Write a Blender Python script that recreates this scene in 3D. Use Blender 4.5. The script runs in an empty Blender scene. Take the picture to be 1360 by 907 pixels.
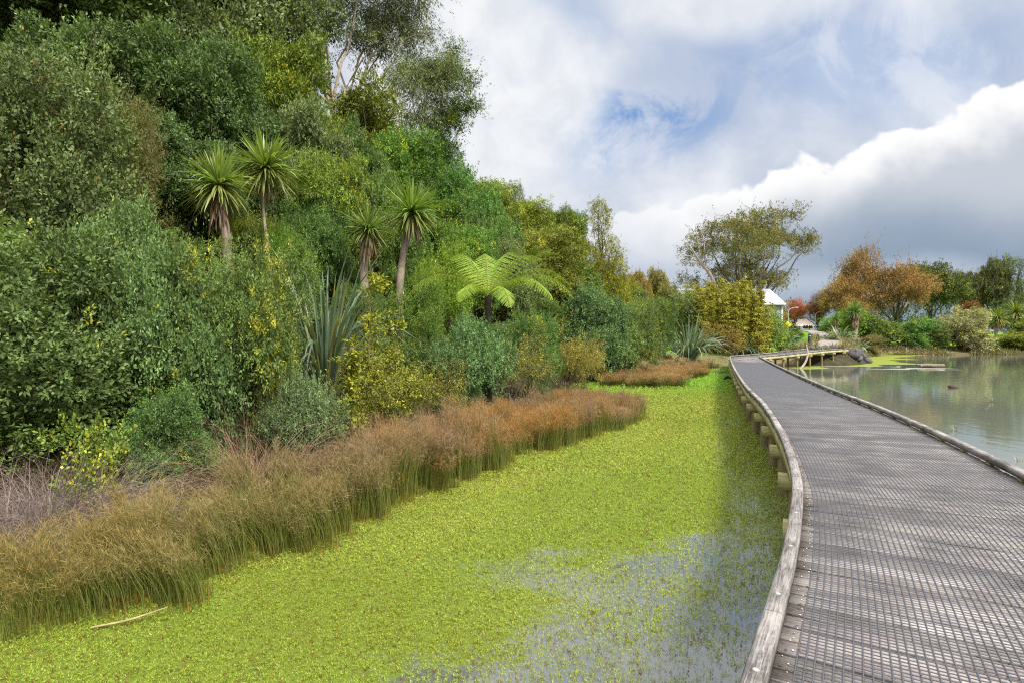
import bpy, math, random
import numpy as np
from mathutils import Vector, Matrix

R = math.radians
sc = bpy.context.scene
COL = sc.collection
rng = np.random.default_rng(7)
random.seed(7)

# ------------------------------------------------------------------ camera model
F, CX, CY, HOR, EYE = 755.0, 680.0, 453.5, 450.0, 2.7
cam_d = bpy.data.cameras.new('camera'); cam = bpy.data.objects.new('camera', cam_d); COL.objects.link(cam)
cam_d.sensor_width = 36.0; cam_d.lens = 36.0 * F / 1360.0
cam_d.clip_start = 0.05; cam_d.clip_end = 6000
cam.location = (0, 0, EYE)
cam.rotation_euler = (R(90) - math.atan((CY - HOR) / F), 0, 0)
sc.camera = cam

def X_at(px, Y): return (px - CX) / F * Y
def Z_at(py, Y): return EYE - (py - HOR) / F * Y
def on_plane(px, py, z):
    Y = F * (EYE - z) / (py - HOR)
    return X_at(px, Y), Y

def ss(a, b, x):
    t = np.clip((np.asarray(x, float) - a) / (b - a), 0, 1)
    return t * t * (3 - 2 * t)

# ------------------------------------------------------------------ tags
def tag(o, label=None, cat=None, group=None, kind=None):
    if label: o['label'] = label
    if cat: o['category'] = cat
    if group: o['group'] = group
    if kind: o['kind'] = kind
    return o
def thing(name, label, cat, loc=(0, 0, 0), group=None):
    o = bpy.data.objects.new(name, None); COL.objects.link(o)
    o.location = loc; o.empty_display_size = .2
    return tag(o, label, cat, group)
BOOST = np.array([2.05, 1.7, 1.25])
def link(name, me, parent=None, color=None):
    if color is not None and name in ('crown', 'frond'): color = tuple(np.array(color) * BOOST)
    o = bpy.data.objects.new(name, me); COL.objects.link(o)
    if parent: o.parent = parent
    if color is not None: o.color = (*color, 1)
    return o

# ------------------------------------------------------------------ mesh builder
class MB:
    def __init__(s): s.v = []; s.f3 = []; s.f4 = []; s.c = []; s.u = []; s.n = 0; s.sm = False
    def add(s, V, F4=None, F3=None, C=None, U=None):
        V = np.asarray(V, np.float32).reshape(-1, 3); k = len(V)
        s.v.append(V)
        if F4 is not None and len(F4): s.f4.append(np.asarray(F4, np.int64).reshape(-1, 4) + s.n)
        if F3 is not None and len(F3): s.f3.append(np.asarray(F3, np.int64).reshape(-1, 3) + s.n)
        C = np.ones((k, 3)) if C is None else np.broadcast_to(np.asarray(C, float), (k, 3))
        U = np.zeros((k, 3)) if U is None else np.broadcast_to(np.asarray(U, float), (k, 3))
        s.c.append(C); s.u.append(U); s.n += k
        return s
    def mesh(s, name, mat, smooth=False):
        me = bpy.data.meshes.new(name)
        V = np.concatenate(s.v).astype(np.float32)
        f4 = np.concatenate(s.f4) if s.f4 else np.zeros((0, 4), np.int64)
        f3 = np.concatenate(s.f3) if s.f3 else np.zeros((0, 3), np.int64)
        me.vertices.add(len(V)); me.vertices.foreach_set('co', V.ravel())
        L = np.concatenate([f4.ravel(), f3.ravel()]).astype(np.int32)
        me.loops.add(len(L)); me.loops.foreach_set('vertex_index', L)
        st = np.concatenate([np.arange(len(f4)) * 4, len(f4) * 4 + np.arange(len(f3)) * 3]).astype(np.int32)
        me.polygons.add(len(st)); me.polygons.foreach_set('loop_start', st)
        if smooth: me.polygons.foreach_set('use_smooth', np.ones(len(st), bool))
        a = me.attributes.new('Col', 'FLOAT_COLOR', 'POINT')
        C = np.concatenate(s.c); a.data.foreach_set('color', np.concatenate([C, np.ones((len(C), 1))], 1).astype(np.float32).ravel())
        U = np.concatenate(s.u)
        if np.any(U):
            b = me.attributes.new('uvp', 'FLOAT_VECTOR', 'POINT'); b.data.foreach_set('vector', U.astype(np.float32).ravel())
        me.materials.append(mat); me.update(); me.validate()
        return me
    def obj(s, name, mat, parent=None, smooth=False, color=None):
        return link(name, s.mesh(name, mat, smooth), parent, color)
    # --- shapes
    def box(s, c, h, ax=None, C=None, U=None):
        c = np.asarray(c, float); h = np.asarray(h, float)
        ax = np.eye(3) if ax is None else np.asarray(ax, float)
        q = np.array([[-1,-1,-1],[1,-1,-1],[1,1,-1],[-1,1,-1],[-1,-1,1],[1,-1,1],[1,1,1],[-1,1,1]], float)
        V = c + (q * h) @ ax
        Uv = None if U is None else q * h + np.asarray(U, float)
        return s.add(V, [[0,3,2,1],[4,5,6,7],[0,1,5,4],[1,2,6,5],[2,3,7,6],[3,0,4,7]], C=C, U=Uv)
    def tube(s, P, rad, k=6, C=None, cap=True):
        P = np.asarray(P, float); m = len(P); rad = np.broadcast_to(np.asarray(rad, float), (m,))
        T = np.gradient(P, axis=0); T /= np.linalg.norm(T, axis=1)[:, None] + 1e-9
        up = np.where(np.abs(T[:, 2:3]) > .9, np.array([[1., 0, 0]]), np.array([[0, 0, 1.]]))
        A = np.cross(T, up); A /= np.linalg.norm(A, axis=1)[:, None] + 1e-9; B = np.cross(T, A)
        a = np.arange(k) / k * 2 * np.pi
        V = P[:, None] + rad[:, None, None] * (np.cos(a)[None, :, None] * A[:, None] + np.sin(a)[None, :, None] * B[:, None])
        i = np.arange(m - 1)[:, None]; j = np.arange(k)[None]
        F4 = np.stack([i*k+j, i*k+(j+1)%k, (i+1)*k+(j+1)%k, (i+1)*k+j], -1).reshape(-1, 4)
        lens = np.concatenate([[0], np.cumsum(np.linalg.norm(np.diff(P, axis=0), axis=1))])
        U = np.stack([np.repeat(lens, k), np.tile(a * rad.mean(), m), np.zeros(m*k)], -1)
        CC = None if C is None else (np.repeat(np.asarray(C, float), k, 0) if np.ndim(C) == 2 else C)
        s.add(V.reshape(-1, 3), F4, C=CC, U=U)
        if cap:
            for e, cc in ((0, P[0]), (m - 1, P[-1])):
                ring = V[e]; o = np.concatenate([ring, cc[None]])
                s.add(o, F3=[[x, (x + 1) % k, k] if e else [(x + 1) % k, x, k] for x in range(k)], C=(CC[0] if CC is not None and np.ndim(CC) == 2 else C))
        return s

def norm(a): return a / (np.linalg.norm(a, axis=-1, keepdims=True) + 1e-9)

def leaves(mb, P, D, N, L, W, C, fold=.15):
    """one folded diamond leaf per point"""
    n = len(P); L = np.broadcast_to(L, (n,))[:, None]; W = np.broadcast_to(W, (n,))[:, None]
    S = norm(np.cross(D, N)); N2 = norm(np.cross(S, D))
    mid = P + D * L * .45
    V = np.stack([P, mid + S*W*.5 + N2*W*fold, P + D*L, mid - S*W*.5 + N2*W*fold], 1)
    f = np.arange(n)[:, None] * 4 + np.array([[0, 1, 2, 3]])
    mb.add(V.reshape(-1, 3), f, C=np.repeat(C, 4, 0))

def blades(mb, B, D0, L, W, droop, C, segs=4, side=None, gravity=(0, 0, -1), taper=.5, twist=0.3, Ctip=None):
    """n strap leaves: base B, start direction D0, bending towards gravity"""
    n = len(B); L = np.broadcast_to(L, (n,)); W = np.broadcast_to(W, (n,)); droop = np.broadcast_to(droop, (n,))
    g = np.asarray(gravity, float)
    if g.ndim == 1: g = np.broadcast_to(g, (n, 3))
    if side is None:
        side = norm(np.cross(D0, np.array([0, 0, 1.]) + 1e-3 * rng.normal(size=(n, 3))))
        side = norm(side + twist * rng.normal(size=(n, 3)))
    P = B.copy(); d = D0.copy(); rows = []; cols = []
    for k in range(segs + 1):
        t = k / segs
        w = W * ((.55 + .45 * min(1, t * 3)) * (1 - max(0, (t - taper) / (1 - taper)) ** 1.5) + .02)
        rows.append(P - side * w[:, None] * .5); rows.append(P + side * w[:, None] * .5)
        cc = C if Ctip is None else C * (1 - t) + Ctip * t
        cols += [cc, cc]
        d = norm(d + g * (droop / segs)[:, None] * (0.4 + 1.2 * t))
        P = P + d * (L / segs)[:, None]
    m = 2 * (segs + 1)
    V = np.stack(rows, 1); CC = np.stack(cols, 1)
    q = np.array([[2*k, 2*k+1, 2*k+3, 2*k+2] for k in range(segs)])
    f = (np.arange(n)[:, None, None] * m + q[None]).reshape(-1, 4)
    mb.add(V.reshape(-1, 3), f, C=CC.reshape(-1, 3))

def vnoise(P, scale=1.0, seed=0):
    """cheap smooth pseudo noise in 3-D, about -1..1"""
    P = np.asarray(P, float) / scale; r = np.random.default_rng(seed); o = 0
    for k in range(6):
        w = r.normal(size=P.shape[-1]) * (1.0 + .5 * k); o = o + np.sin(P @ w + r.uniform(0, 6.28)) / (1 + .35 * k)
    return o / 2.2

# ------------------------------------------------------------------ materials
def mat_new(name):
    m = bpy.data.materials.new(name); m.use_nodes = True
    nt = m.node_tree; nt.nodes.clear()
    return m, nt
def nd(nt, t, **kw):
    n = nt.nodes.new(t)
    for k, v in kw.items():
        if k in ('inp',):
            for a, b in v.items(): n.inputs[a].default_value = b
        else: setattr(n, k, v)
    return n
def mathn(nt, op, a, b=None, c=None, clamp=False):
    n = nt.nodes.new('ShaderNodeMath'); n.operation = op; n.use_clamp = clamp
    for i, x in enumerate((a, b, c)):
        if x is None: continue
        if isinstance(x, (int, float)): n.inputs[i].default_value = x
        else: nt.links.new(x, n.inputs[i])
    return n.outputs[0]
def mixc(nt, f, a, b, blend='MIX'):
    n = nt.nodes.new('ShaderNodeMix'); n.data_type = 'RGBA'; n.blend_type = blend; n.clamp_factor = True
    for s, x in ((n.inputs[0], f), (n.inputs[6], a), (n.inputs[7], b)):
        if isinstance(x, (int, float)): s.default_value = x
        elif isinstance(x, tuple): s.default_value = (*x, 1) if len(x) == 3 else x
        else: nt.links.new(x, s)
    return n.outputs[2]
def sstep(nt, x, a, b):
    n = nt.nodes.new('ShaderNodeMapRange'); n.interpolation_type = 'SMOOTHSTEP'
    nt.links.new(x, n.inputs[0]); n.inputs[1].default_value = a; n.inputs[2].default_value = b
    return n.outputs[0]
def noise(nt, vec, scale, detail=4, rough=.55, dist=0, out=0):
    n = nd(nt, 'ShaderNodeTexNoise'); n.inputs['Scale'].default_value = scale; n.inputs['Detail'].default_value = detail
    n.inputs['Roughness'].default_value = rough; n.inputs['Distortion'].default_value = dist
    if vec is not None: nt.links.new(vec, n.inputs['Vector'])
    return n.outputs[out]

def foliage_mat(name, alt, rough=.45, trans=.3, spec=.35):
    """leaf: object colour, per-leaf brightness in Col.r, share of the second leaf colour in Col.g"""
    m, nt = mat_new(name); L = nt.links
    oi = nd(nt, 'ShaderNodeObjectInfo'); at = nd(nt, 'ShaderNodeAttribute', attribute_name='Col')
    sp = nd(nt, 'ShaderNodeSeparateColor'); L.new(at.outputs['Color'], sp.inputs[0])
    c = mixc(nt, sp.outputs[1], oi.outputs['Color'], alt)
    v = nd(nt, 'ShaderNodeVectorMath', operation='SCALE'); L.new(c, v.inputs[0]); L.new(sp.outputs[0], v.inputs['Scale'])
    b = nd(nt, 'ShaderNodeBsdfPrincipled'); L.new(v.outputs[0], b.inputs['Base Color'])
    b.inputs['Roughness'].default_value = rough; b.inputs['Specular IOR Level'].default_value = spec
    t = nd(nt, 'ShaderNodeBsdfTranslucent')
    tc = mixc(nt, 1.0, v.outputs[0], (1.3, 1.35, .5), 'MULTIPLY'); L.new(tc, t.inputs['Color'])
    mx = nd(nt, 'ShaderNodeMixShader'); mx.inputs[0].default_value = trans
    L.new(b.outputs[0], mx.inputs[1]); L.new(t.outputs[0], mx.inputs[2])
    o = nd(nt, 'ShaderNodeOutputMaterial'); L.new(mx.outputs[0], o.inputs['Surface'])
    return m
def col_mat(name, rough=.7, trans=0, noise_amt=0, nscale=20, spec=.3, bump=0):
    """colour straight from Col"""
    m, nt = mat_new(name); L = nt.links
    at = nd(nt, 'ShaderNodeAttribute', attribute_name='Col'); c = at.outputs['Color']
    b = nd(nt, 'ShaderNodeBsdfPrincipled'); b.inputs['Roughness'].default_value = rough; b.inputs['Specular IOR Level'].default_value = spec
    if noise_amt:
        tc = nd(nt, 'ShaderNodeTexCoord'); n = noise(nt, tc.outputs['Object'], nscale, 6, .65)
        k = nd(nt, 'ShaderNodeMapRange'); L.new(n, k.inputs[0]); k.inputs[1].default_value = .3; k.inputs[2].default_value = .7
        k.inputs[3].default_value = 1 - noise_amt; k.inputs[4].default_value = 1 + noise_amt
        v = nd(nt, 'ShaderNodeVectorMath', operation='SCALE'); L.new(c, v.inputs[0]); L.new(k.outputs[0], v.inputs['Scale']); c = v.outputs[0]
        if bump:
            bp = nd(nt, 'ShaderNodeBump'); bp.inputs['Strength'].default_value = bump; L.new(n, bp.inputs['Height']); L.new(bp.outputs[0], b.inputs['Normal'])
    L.new(c, b.inputs['Base Color'])
    out = b.outputs[0]
    if trans:
        t = nd(nt, 'ShaderNodeBsdfTranslucent'); L.new(c, t.inputs['Color'])
        mx = nd(nt, 'ShaderNodeMixShader'); mx.inputs[0].default_value = trans
        L.new(out, mx.inputs[1]); L.new(t.outputs[0], mx.inputs[2]); out = mx.outputs[0]
    o = nd(nt, 'ShaderNodeOutputMaterial'); L.new(out, o.inputs['Surface'])
    return m

def wood_mat(name, dark, light, moss=None, along=1.2, across=26, rough=.8, lich=0.0, stain=1.0):
    """weathered timber; grain runs along uvp.x"""
    m, nt = mat_new(name); L = nt.links
    uv = nd(nt, 'ShaderNodeAttribute', attribute_name='uvp'); at = nd(nt, 'ShaderNodeAttribute', attribute_name='Col')
    mp = nd(nt, 'ShaderNodeMapping'); L.new(uv.outputs['Vector'], mp.inputs[0]); mp.inputs['Scale'].default_value = (along, across, across)
    g = noise(nt, mp.outputs[0], 3.0, 8, .65, .6)
    tc = nd(nt, 'ShaderNodeTexCoord')
    st = noise(nt, tc.outputs['Object'], 1.7, 5, .6, .4)
    fine = noise(nt, tc.outputs['Object'], 60, 3, .6)
    f = mathn(nt, 'ADD', mathn(nt, 'MULTIPLY', g, 1.3), mathn(nt, 'MULTIPLY', mathn(nt, 'SUBTRACT', st, .5), .9 * stain))
    f = mathn(nt, 'ADD', f, mathn(nt, 'MULTIPLY', mathn(nt, 'SUBTRACT', fine, .5), .35))
    c = mixc(nt, sstep(nt, f, .32, 1.0), dark, light)
    if moss:
        mo = noise(nt, tc.outputs['Object'], 3.1, 5, .7, .3)
        c = mixc(nt, mathn(nt, 'MULTIPLY', sstep(nt, mo, .52, .72), .7), c, moss)
    if lich:
        li = noise(nt, tc.outputs['Object'], 45, 2, .5)
        c = mixc(nt, mathn(nt, 'MULTIPLY', sstep(nt, li, .68, .74), lich), c, (.5, .49, .44))
    c = mixc(nt, 1.0, c, at.outputs['Color'], 'MULTIPLY')
    b = nd(nt, 'ShaderNodeBsdfPrincipled'); L.new(c, b.inputs['Base Color']); b.inputs['Roughness'].default_value = rough
    b.inputs['Specular IOR Level'].default_value = .25
    bp = nd(nt, 'ShaderNodeBump'); bp.inputs['Strength'].default_value = .5; bp.inputs['Distance'].default_value = .004
    L.new(f, bp.inputs['Height']); L.new(bp.outputs[0], b.inputs['Normal'])
    o = nd(nt, 'ShaderNodeOutputMaterial'); L.new(b.outputs[0], o.inputs['Surface'])
    return m

M_leaf = foliage_mat('broad_leaf', (.46, .42, .03), .5, .20, .16)
M_leaf_orange = foliage_mat('leaf_with_orange', (.27, .175, .05), .5, .20, .16)
M_leaf_pale = foliage_mat('leaf_with_pale_underside', (.17, .21, .11), .5, .20, .16)
M_leaf_brown = foliage_mat('leaf_with_brown', (.14, .085, .03), .55, .25, .3)
M_leaf_red = foliage_mat('leaf_with_red', (.22, .05, .03), .5, .3, .3)
M_blade = foliage_mat('blade', (.26, .22, .06), .35, .25, .45)
M_col = col_mat('painted_by_attribute', .7)
M_stem = col_mat('rush_stem', .6, .2)
M_weed = col_mat('weed_leaf', .5, .3)
M_bark = col_mat('bark', .85, 0, .35, 9, .2, .4)
M_rock = col_mat('rock', .85, 0, .4, 6, .25, .8)
M_deck = wood_mat('weathered_decking', (.075, .066, .060), (.40, .36, .33), None, 1.0, 24, .78, .0, 1.3)
M_kerb = wood_mat('weathered_kerb_timber', (.065, .058, .053), (.36, .33, .31), None, 1.5, 30, .82, .35, 1.2)
M_treated = wood_mat('green_treated_timber', (.26, .235, .12), (.52, .47, .27), (.16, .165, .06), 1.5, 20, .85, .0)

# ------------------------------------------------------------------ terrain
SHORE = np.array([(-60,-70),(-14,-8),(-9,2),(-6.6,6),(-5.0,9),(-3.9,12),(-2.0,17),(1.2,25),(4.2,33),(9,42),(15,47),(19.5,51.5),(23,54.2),(27,57),(31,59.2),(35.8,60.6),(39.2,64.5),(43,70.5),(49.5,80),(61,95),(85,99),(140,98),(420,90)], float)
PATH = np.array([(32.5,60.8,1.62),(36,64.5,1.72),(40,72,2.05),(46,82,2.75),(51,94,3.4),(55.5,104,4.0),(60,116,4.4)], float)

def poly_dist(x, y, P):
    x = np.asarray(x, float); y = np.asarray(y, float)
    best = np.full(x.shape, 1e9); sign = np.ones(x.shape); tt = np.zeros(x.shape)
    for i in range(len(P) - 1):
        a, b = P[i, :2], P[i + 1, :2]; e = b - a; l2 = e @ e
        t = np.clip(((x - a[0]) * e[0] + (y - a[1]) * e[1]) / l2, 0, 1)
        dx, dy = x - a[0] - t * e[0], y - a[1] - t * e[1]
        d = np.hypot(dx, dy); s = np.sign(e[0] * (y - a[1]) - e[1] * (x - a[0]))
        m = d < best - 1e-9
        best = np.where(m, d, best); sign = np.where(m, s, sign); tt = np.where(m, i + t, tt)
    return best, sign, tt
def hillw(x, y): return (1 - ss(2, 17, np.asarray(x) - .12 * (np.asarray(y) - 40))) * (1 - ss(75, 130, y))
def ground(x, y):
    x = np.asarray(x, float); y = np.asarray(y, float)
    d, s, _ = poly_dist(x, y, SHORE); d = d * s
    w = hillw(x, y)
    h = np.where(d < 0, -.7 * ss(0, 2.5, -d), 0) + .9 * ss(0, 4.5, d)
    h = h + w * 14.5 * ss(1.0, 29, d) + (1 - w) * 3.2 * ss(3, 34, d)
    h = h + np.where(d > 0, .15 * vnoise(np.stack([x, y], -1), 4.0, 3), 0)
    pd, _, pt = poly_dist(x, y, PATH)
    zp = np.interp(pt, np.arange(len(PATH)), PATH[:, 2])
    k = 1 - ss(1.3, 4.5, pd)
    h = h * (1 - k) + (zp - .05) * k
    # the lawn beyond the path end rises into a low shelf
    return h
def G(x, y): return float(ground(np.array([x]), np.array([y]))[0])

xs = np.concatenate([[-3000,-1500,-700,-350,-200,-140,-100,-80,-65], np.arange(-55, 100, 1.0), np.arange(100, 200, 5.), [230,300,420,700,1500,3000]])
ys = np.concatenate([[-3000,-1200,-500,-200,-100,-60,-40], np.arange(-30, 135, 1.0), np.arange(135, 260, 6.), [300,400,600,1000,2000,4000]])
gx, gy = np.meshgrid(xs, ys); gz = ground(gx, gy)
V = np.stack([gx, gy, gz], -1).reshape(-1, 3); nx = len(xs)
ii, jj = np.meshgrid(np.arange(len(ys) - 1), np.arange(nx - 1), indexing='ij')
F4 = np.stack([ii*nx+jj, ii*nx+jj+1, (ii+1)*nx+jj+1, (ii+1)*nx+jj], -1).reshape(-1, 4)
d, s, _ = poly_dist(V[:, 0], V[:, 1], SHORE); d = d * s; w = hillw(V[:, 0], V[:, 1])
lawn = np.array([.15, .29, .02]); litter = np.array([.055, .05, .024]); bank = np.array([.15, .115, .06]); mud = np.array([.05, .045, .025])
c = lawn * np.ones((len(V), 3))
kb = (1 - ss(4, 9, d))[:, None]; c = c * (1 - kb) + bank * kb
c = c * (1 - w[:, None]) + litter * w[:, None]
km = (1 - ss(-.5, .6, d))[:, None]; c = c * (1 - km) + mud * km
c = np.where((V[:, 1] > 250)[:, None], np.array([.07, .11, .03]), c)
M_ground = col_mat('earth_and_lawn', .95, 0, .45, 1.3, .1, .3)
tag(MB().add(V, F4, C=c).obj('ground', M_ground, smooth=True), 'lawn and leaf strewn banks around the pond', None, kind='structure')

# path: gravel sheet leaving the end of the boardwalk
def resample(P, n):
    P = np.asarray(P, float); l = np.concatenate([[0], np.cumsum(np.linalg.norm(np.diff(P[:, :2], axis=0), axis=1))])
    t = np.linspace(0, l[-1], n); return np.stack([np.interp(t, l, P[:, k]) for k in range(P.shape[1])], 1), l[-1]
def smooth(P, it=3):
    P = P.copy()
    for _ in range(it):
        Q = P.copy(); Q[1:-1] = .25 * P[:-2] + .5 * P[1:-1] + .25 * P[2:]; P = Q
    return P
pp, _ = resample(PATH[:, :2], 80); pp = smooth(pp, 8)
T = norm(np.gradient(pp, axis=0)); Nr = np.stack([T[:, 1], -T[:, 0]], 1)
rows = []
for o in np.linspace(-1.25, 1.25, 5):
    q = pp + Nr * o; rows.append(np.concatenate([q, (ground(q[:, 0], q[:, 1]) + .07)[:, None]], 1))
V = np.stack(rows, 1); m = 5
F4 = np.array([[i*m+j, i*m+j+1, (i+1)*m+j+1, (i+1)*m+j] for i in range(79) for j in range(4)])
tag(MB().add(V.reshape(-1, 3), F4, C=(.25, .22, .20)).obj('path', col_mat('gravel', .95, 0, .25, 8, .2, .3), smooth=True), 'grey gravel path leading up to the lawn', None, kind='structure')

# ------------------------------------------------------------------ boardwalk geometry
KERB_TOP, DECK = 1.20, 1.08
lk_px = [(982,907),(1005,835),(1028,766.6),(1043.6,713),(1050,671),(1053.3,650),(1052.6,636),(1045,601),(1030.6,566),(1010,533.5),(986,508),(972,484.5),(969,473.3)]
lk = [on_plane(a, b, KERB_TOP) for a, b in lk_px]
d0 = np.array(lk[0]) - np.array(lk[1]); d0 /= np.linalg.norm(d0)
pre = [tuple(np.array(lk[0]) + d0 * k + np.array([-.02, 0]) * k * k) for k in (6, 4.5, 3, 1.5)]
left = np.array(pre + lk + [(19.9,51.4),(21.6,53.2),(24.2,54.9),(27.6,57.2),(31.6,60.0),(34.0,61.9)], float)
def catmull(P, n=12):
    out = []
    Q = np.concatenate([[2*P[0]-P[1]], P, [2*P[-1]-P[-2]]])
    for i in range(1, len(Q) - 2):
        for t in np.arange(n) / n:
            a, b, c_, d_ = Q[i-1], Q[i], Q[i+1], Q[i+2]
            out.append(.5*((2*b)+(-a+c_)*t+(2*a-5*b+4*c_-d_)*t*t+(-a+3*b-3*c_+d_)*t**3))
    return np.array(out + [P[-1]])
LK, LLEN = resample(catmull(left), 700); LK = smooth(LK, 25)
LT = norm(np.gradient(LK, axis=0)); LN = np.stack([LT[:, 1], -LT[:, 0]], 1)      # to the right
LS = np.concatenate([[0], np.cumsum(np.linalg.norm(np.diff(LK, axis=0), axis=1))]); LLEN = LS[-1]
WID = 2.47
def rise(s):                                         # the deck ramps up a little after the bend
    q = np.interp(s, LS, LK[:, 0]); return .50 * ss(20, 33, q)
def at_s(s, off=0.0):
    s = np.asarray(s, float); k = np.stack([np.interp(s, LS, LK[:, 0]), np.interp(s, LS, LK[:, 1])], -1)
    n = norm(np.stack([np.interp(s, LS, LN[:, 0]), np.interp(s, LS, LN[:, 1])], -1))
    return k + n * np.asarray(off)[..., None], n
def kerb_x(y): return np.interp(y, LK[:, 1], LK[:, 0])

bw = thing('boardwalk', 'long curving grey timber boardwalk with low kerbs and anti slip netting over the pond', 'boardwalk', (float(LK[0, 0]), float(LK[0, 1]), 0))
def rel(V): return np.asarray(V, float) - np.array([LK[0, 0], LK[0, 1], 0])
def sweep(mb, s0, s1, off0, off1, z0, z1, step=.3, C=(1, 1, 1), bev=.0):
    n = max(2, int((s1 - s0) / step)); s = np.linspace(s0, s1, n)
    prof = [(off0, z0), (off1, z0), (off1, z1 - bev), (off1 - bev, z1), (off0 + bev, z1), (off0, z1 - bev)] if bev else [(off0, z0), (off1, z0), (off1, z1), (off0, z1)]
    k = len(prof); rows = []; uu = []
    for o, z in prof:
        p, _ = at_s(s, np.full(n, o)); rows.append(np.concatenate([p, (z + rise(s))[:, None]], 1)); uu.append(np.stack([s, np.full(n, o), np.full(n, z)], 1))
    V = np.stack(rows, 1); U = np.stack(uu, 1)
    i = np.arange(n - 1)[:, None]; j = np.arange(k)[None]
    F4 = np.stack([i*k+j, i*k+(j+1)%k, (i+1)*k+(j+1)%k, (i+1)*k+j], -1).reshape(-1, 4)
    b = mb.n
    mb.add(rel(V.reshape(-1, 3)), F4, C=C, U=U.reshape(-1, 3))
    for e in (0, n - 1):                              # end caps
        W = rel(V[e]); mb.add(np.concatenate([W, W.mean(0)[None]]), F3=[[x, (x+1) % k, k] for x in range(k)], C=C, U=np.concatenate([U[e], U[e].mean(0)[None]]))

# decking: boards laid across, gaps between
mb = MB(); s = 0.0; r = np.random.default_rng(3)
while s < LLEN - .2:
    w = .142; g = .008 + .005 * r.random() + (.013 if r.random() < .3 else 0)
    a, b = s, s + w
    off = np.array([.03 + .01 * r.normal(), WID - .03 + .01 * r.normal()])
    pa, _ = at_s(np.array([a, a]), off); pb, _ = at_s(np.array([b, b]), off)
    zt = DECK + rise(s) + float(np.clip(.0008 * r.normal(), -.0016, .0012)); bv = .004
    mid = (pa + pb) / 2
    def inset(p): return p + (mid - p) / np.linalg.norm(mid - p, axis=1)[:, None] * bv
    lo = zt - .04
    V = []
    for q, z in ((np.stack([pa[0], pa[1], pb[1], pb[0]]), lo), (np.stack([pa[0], pa[1], pb[1], pb[0]]), zt - bv), (np.stack([inset(pa)[0], inset(pa)[1], inset(pb)[1], inset(pb)[0]]), zt)):
        V.append(np.concatenate([q, np.full((4, 1), z)], 1))
    V = np.concatenate(V)
    F4 = [[0,1,5,4],[1,2,6,5],[2,3,7,6],[3,0,4,7],[4,5,9,8],[5,6,10,9],[6,7,11,10],[7,4,8,11],[8,9,10,11]]
    o0 = r.uniform(0, 50); ux = np.array([0, WID, WID, 0] * 3) + o0; uy = np.array([0, 0, w, w] * 3) + r.uniform(0, 9)
    t = np.clip(1 + .17 * r.normal(), .58, 1.3); tint = np.array([1, .985 + .02 * r.normal(), .97 + .03 * r.normal()]) * t
    mb.add(rel(V), F4, C=tint, U=np.stack([ux, uy, np.zeros(12)], 1))
    s += w + g
mb.obj('decking', M_deck, bw)

# netting: longitudinal and cross strands stapled over the boards
mb = MB(); dz = .0040; hw = .0037
offs = np.arange(.19, WID - .17, .040)
sN = np.arange(0, LLEN - .3, .16)
for o in offs:
    jit = .004 * np.sin(sN * 1.3 + o * 9)
    rows = []
    for e, z in ((-hw, .001), (-hw * .6, dz), (hw * .6, dz), (hw, .001)):
        p, _ = at_s(sN, o + e + jit); rows.append(np.concatenate([p, (DECK + rise(sN) + z + .0025)[:, None]], 1))
    V = np.stack(rows, 1); n = len(sN)
    i = np.arange(n - 1)[:, None]; j = np.arange(3)[None]
    F4 = np.stack([i*4+j, i*4+j+1, (i+1)*4+j+1, (i+1)*4+j], -1).reshape(-1, 4)
    mb.add(rel(V.reshape(-1, 3)), F4)
hw = .0026
sC = np.arange(.02, LLEN - .3, .036); sC = sC[(np.interp(sC, LS, LK[:, 1]) < 40)]
oc = np.linspace(.19, WID - .17, 14); n = len(oc)
for s0 in sC:
    rows = []
    jit = .006 * np.sin(oc * 4 + s0 * 2)
    for e, z in ((-hw, .001), (-hw * .6, dz - .0006), (hw * .6, dz - .0006), (hw, .001)):
        p, _ = at_s(s0 + e + jit, oc); rows.append(np.concatenate([p, np.full((n, 1), DECK + float(rise(s0)) + z + .0021)], 1))
    V = np.stack(rows, 1)
    i = np.arange(n - 1)[:, None]; j = np.arange(3)[None]
    F4 = np.stack([i*4+j, i*4+j+1, (i+1)*4+j+1, (i+1)*4+j], -1).reshape(-1, 4)
    mb.add(rel(V.reshape(-1, 3)), F4)
mnet, nt = mat_new('grey_plastic_netting')
b = nd(nt, 'ShaderNodeBsdfPrincipled'); b.inputs['Base Color'].default_value = (.068, .068, .078, 1); b.inputs['Roughness'].default_value = .55
o = nd(nt, 'ShaderNodeOutputMaterial'); nt.links.new(b.outputs[0], o.inputs['Surface'])
mb.obj('netting', mnet, bw)

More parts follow.
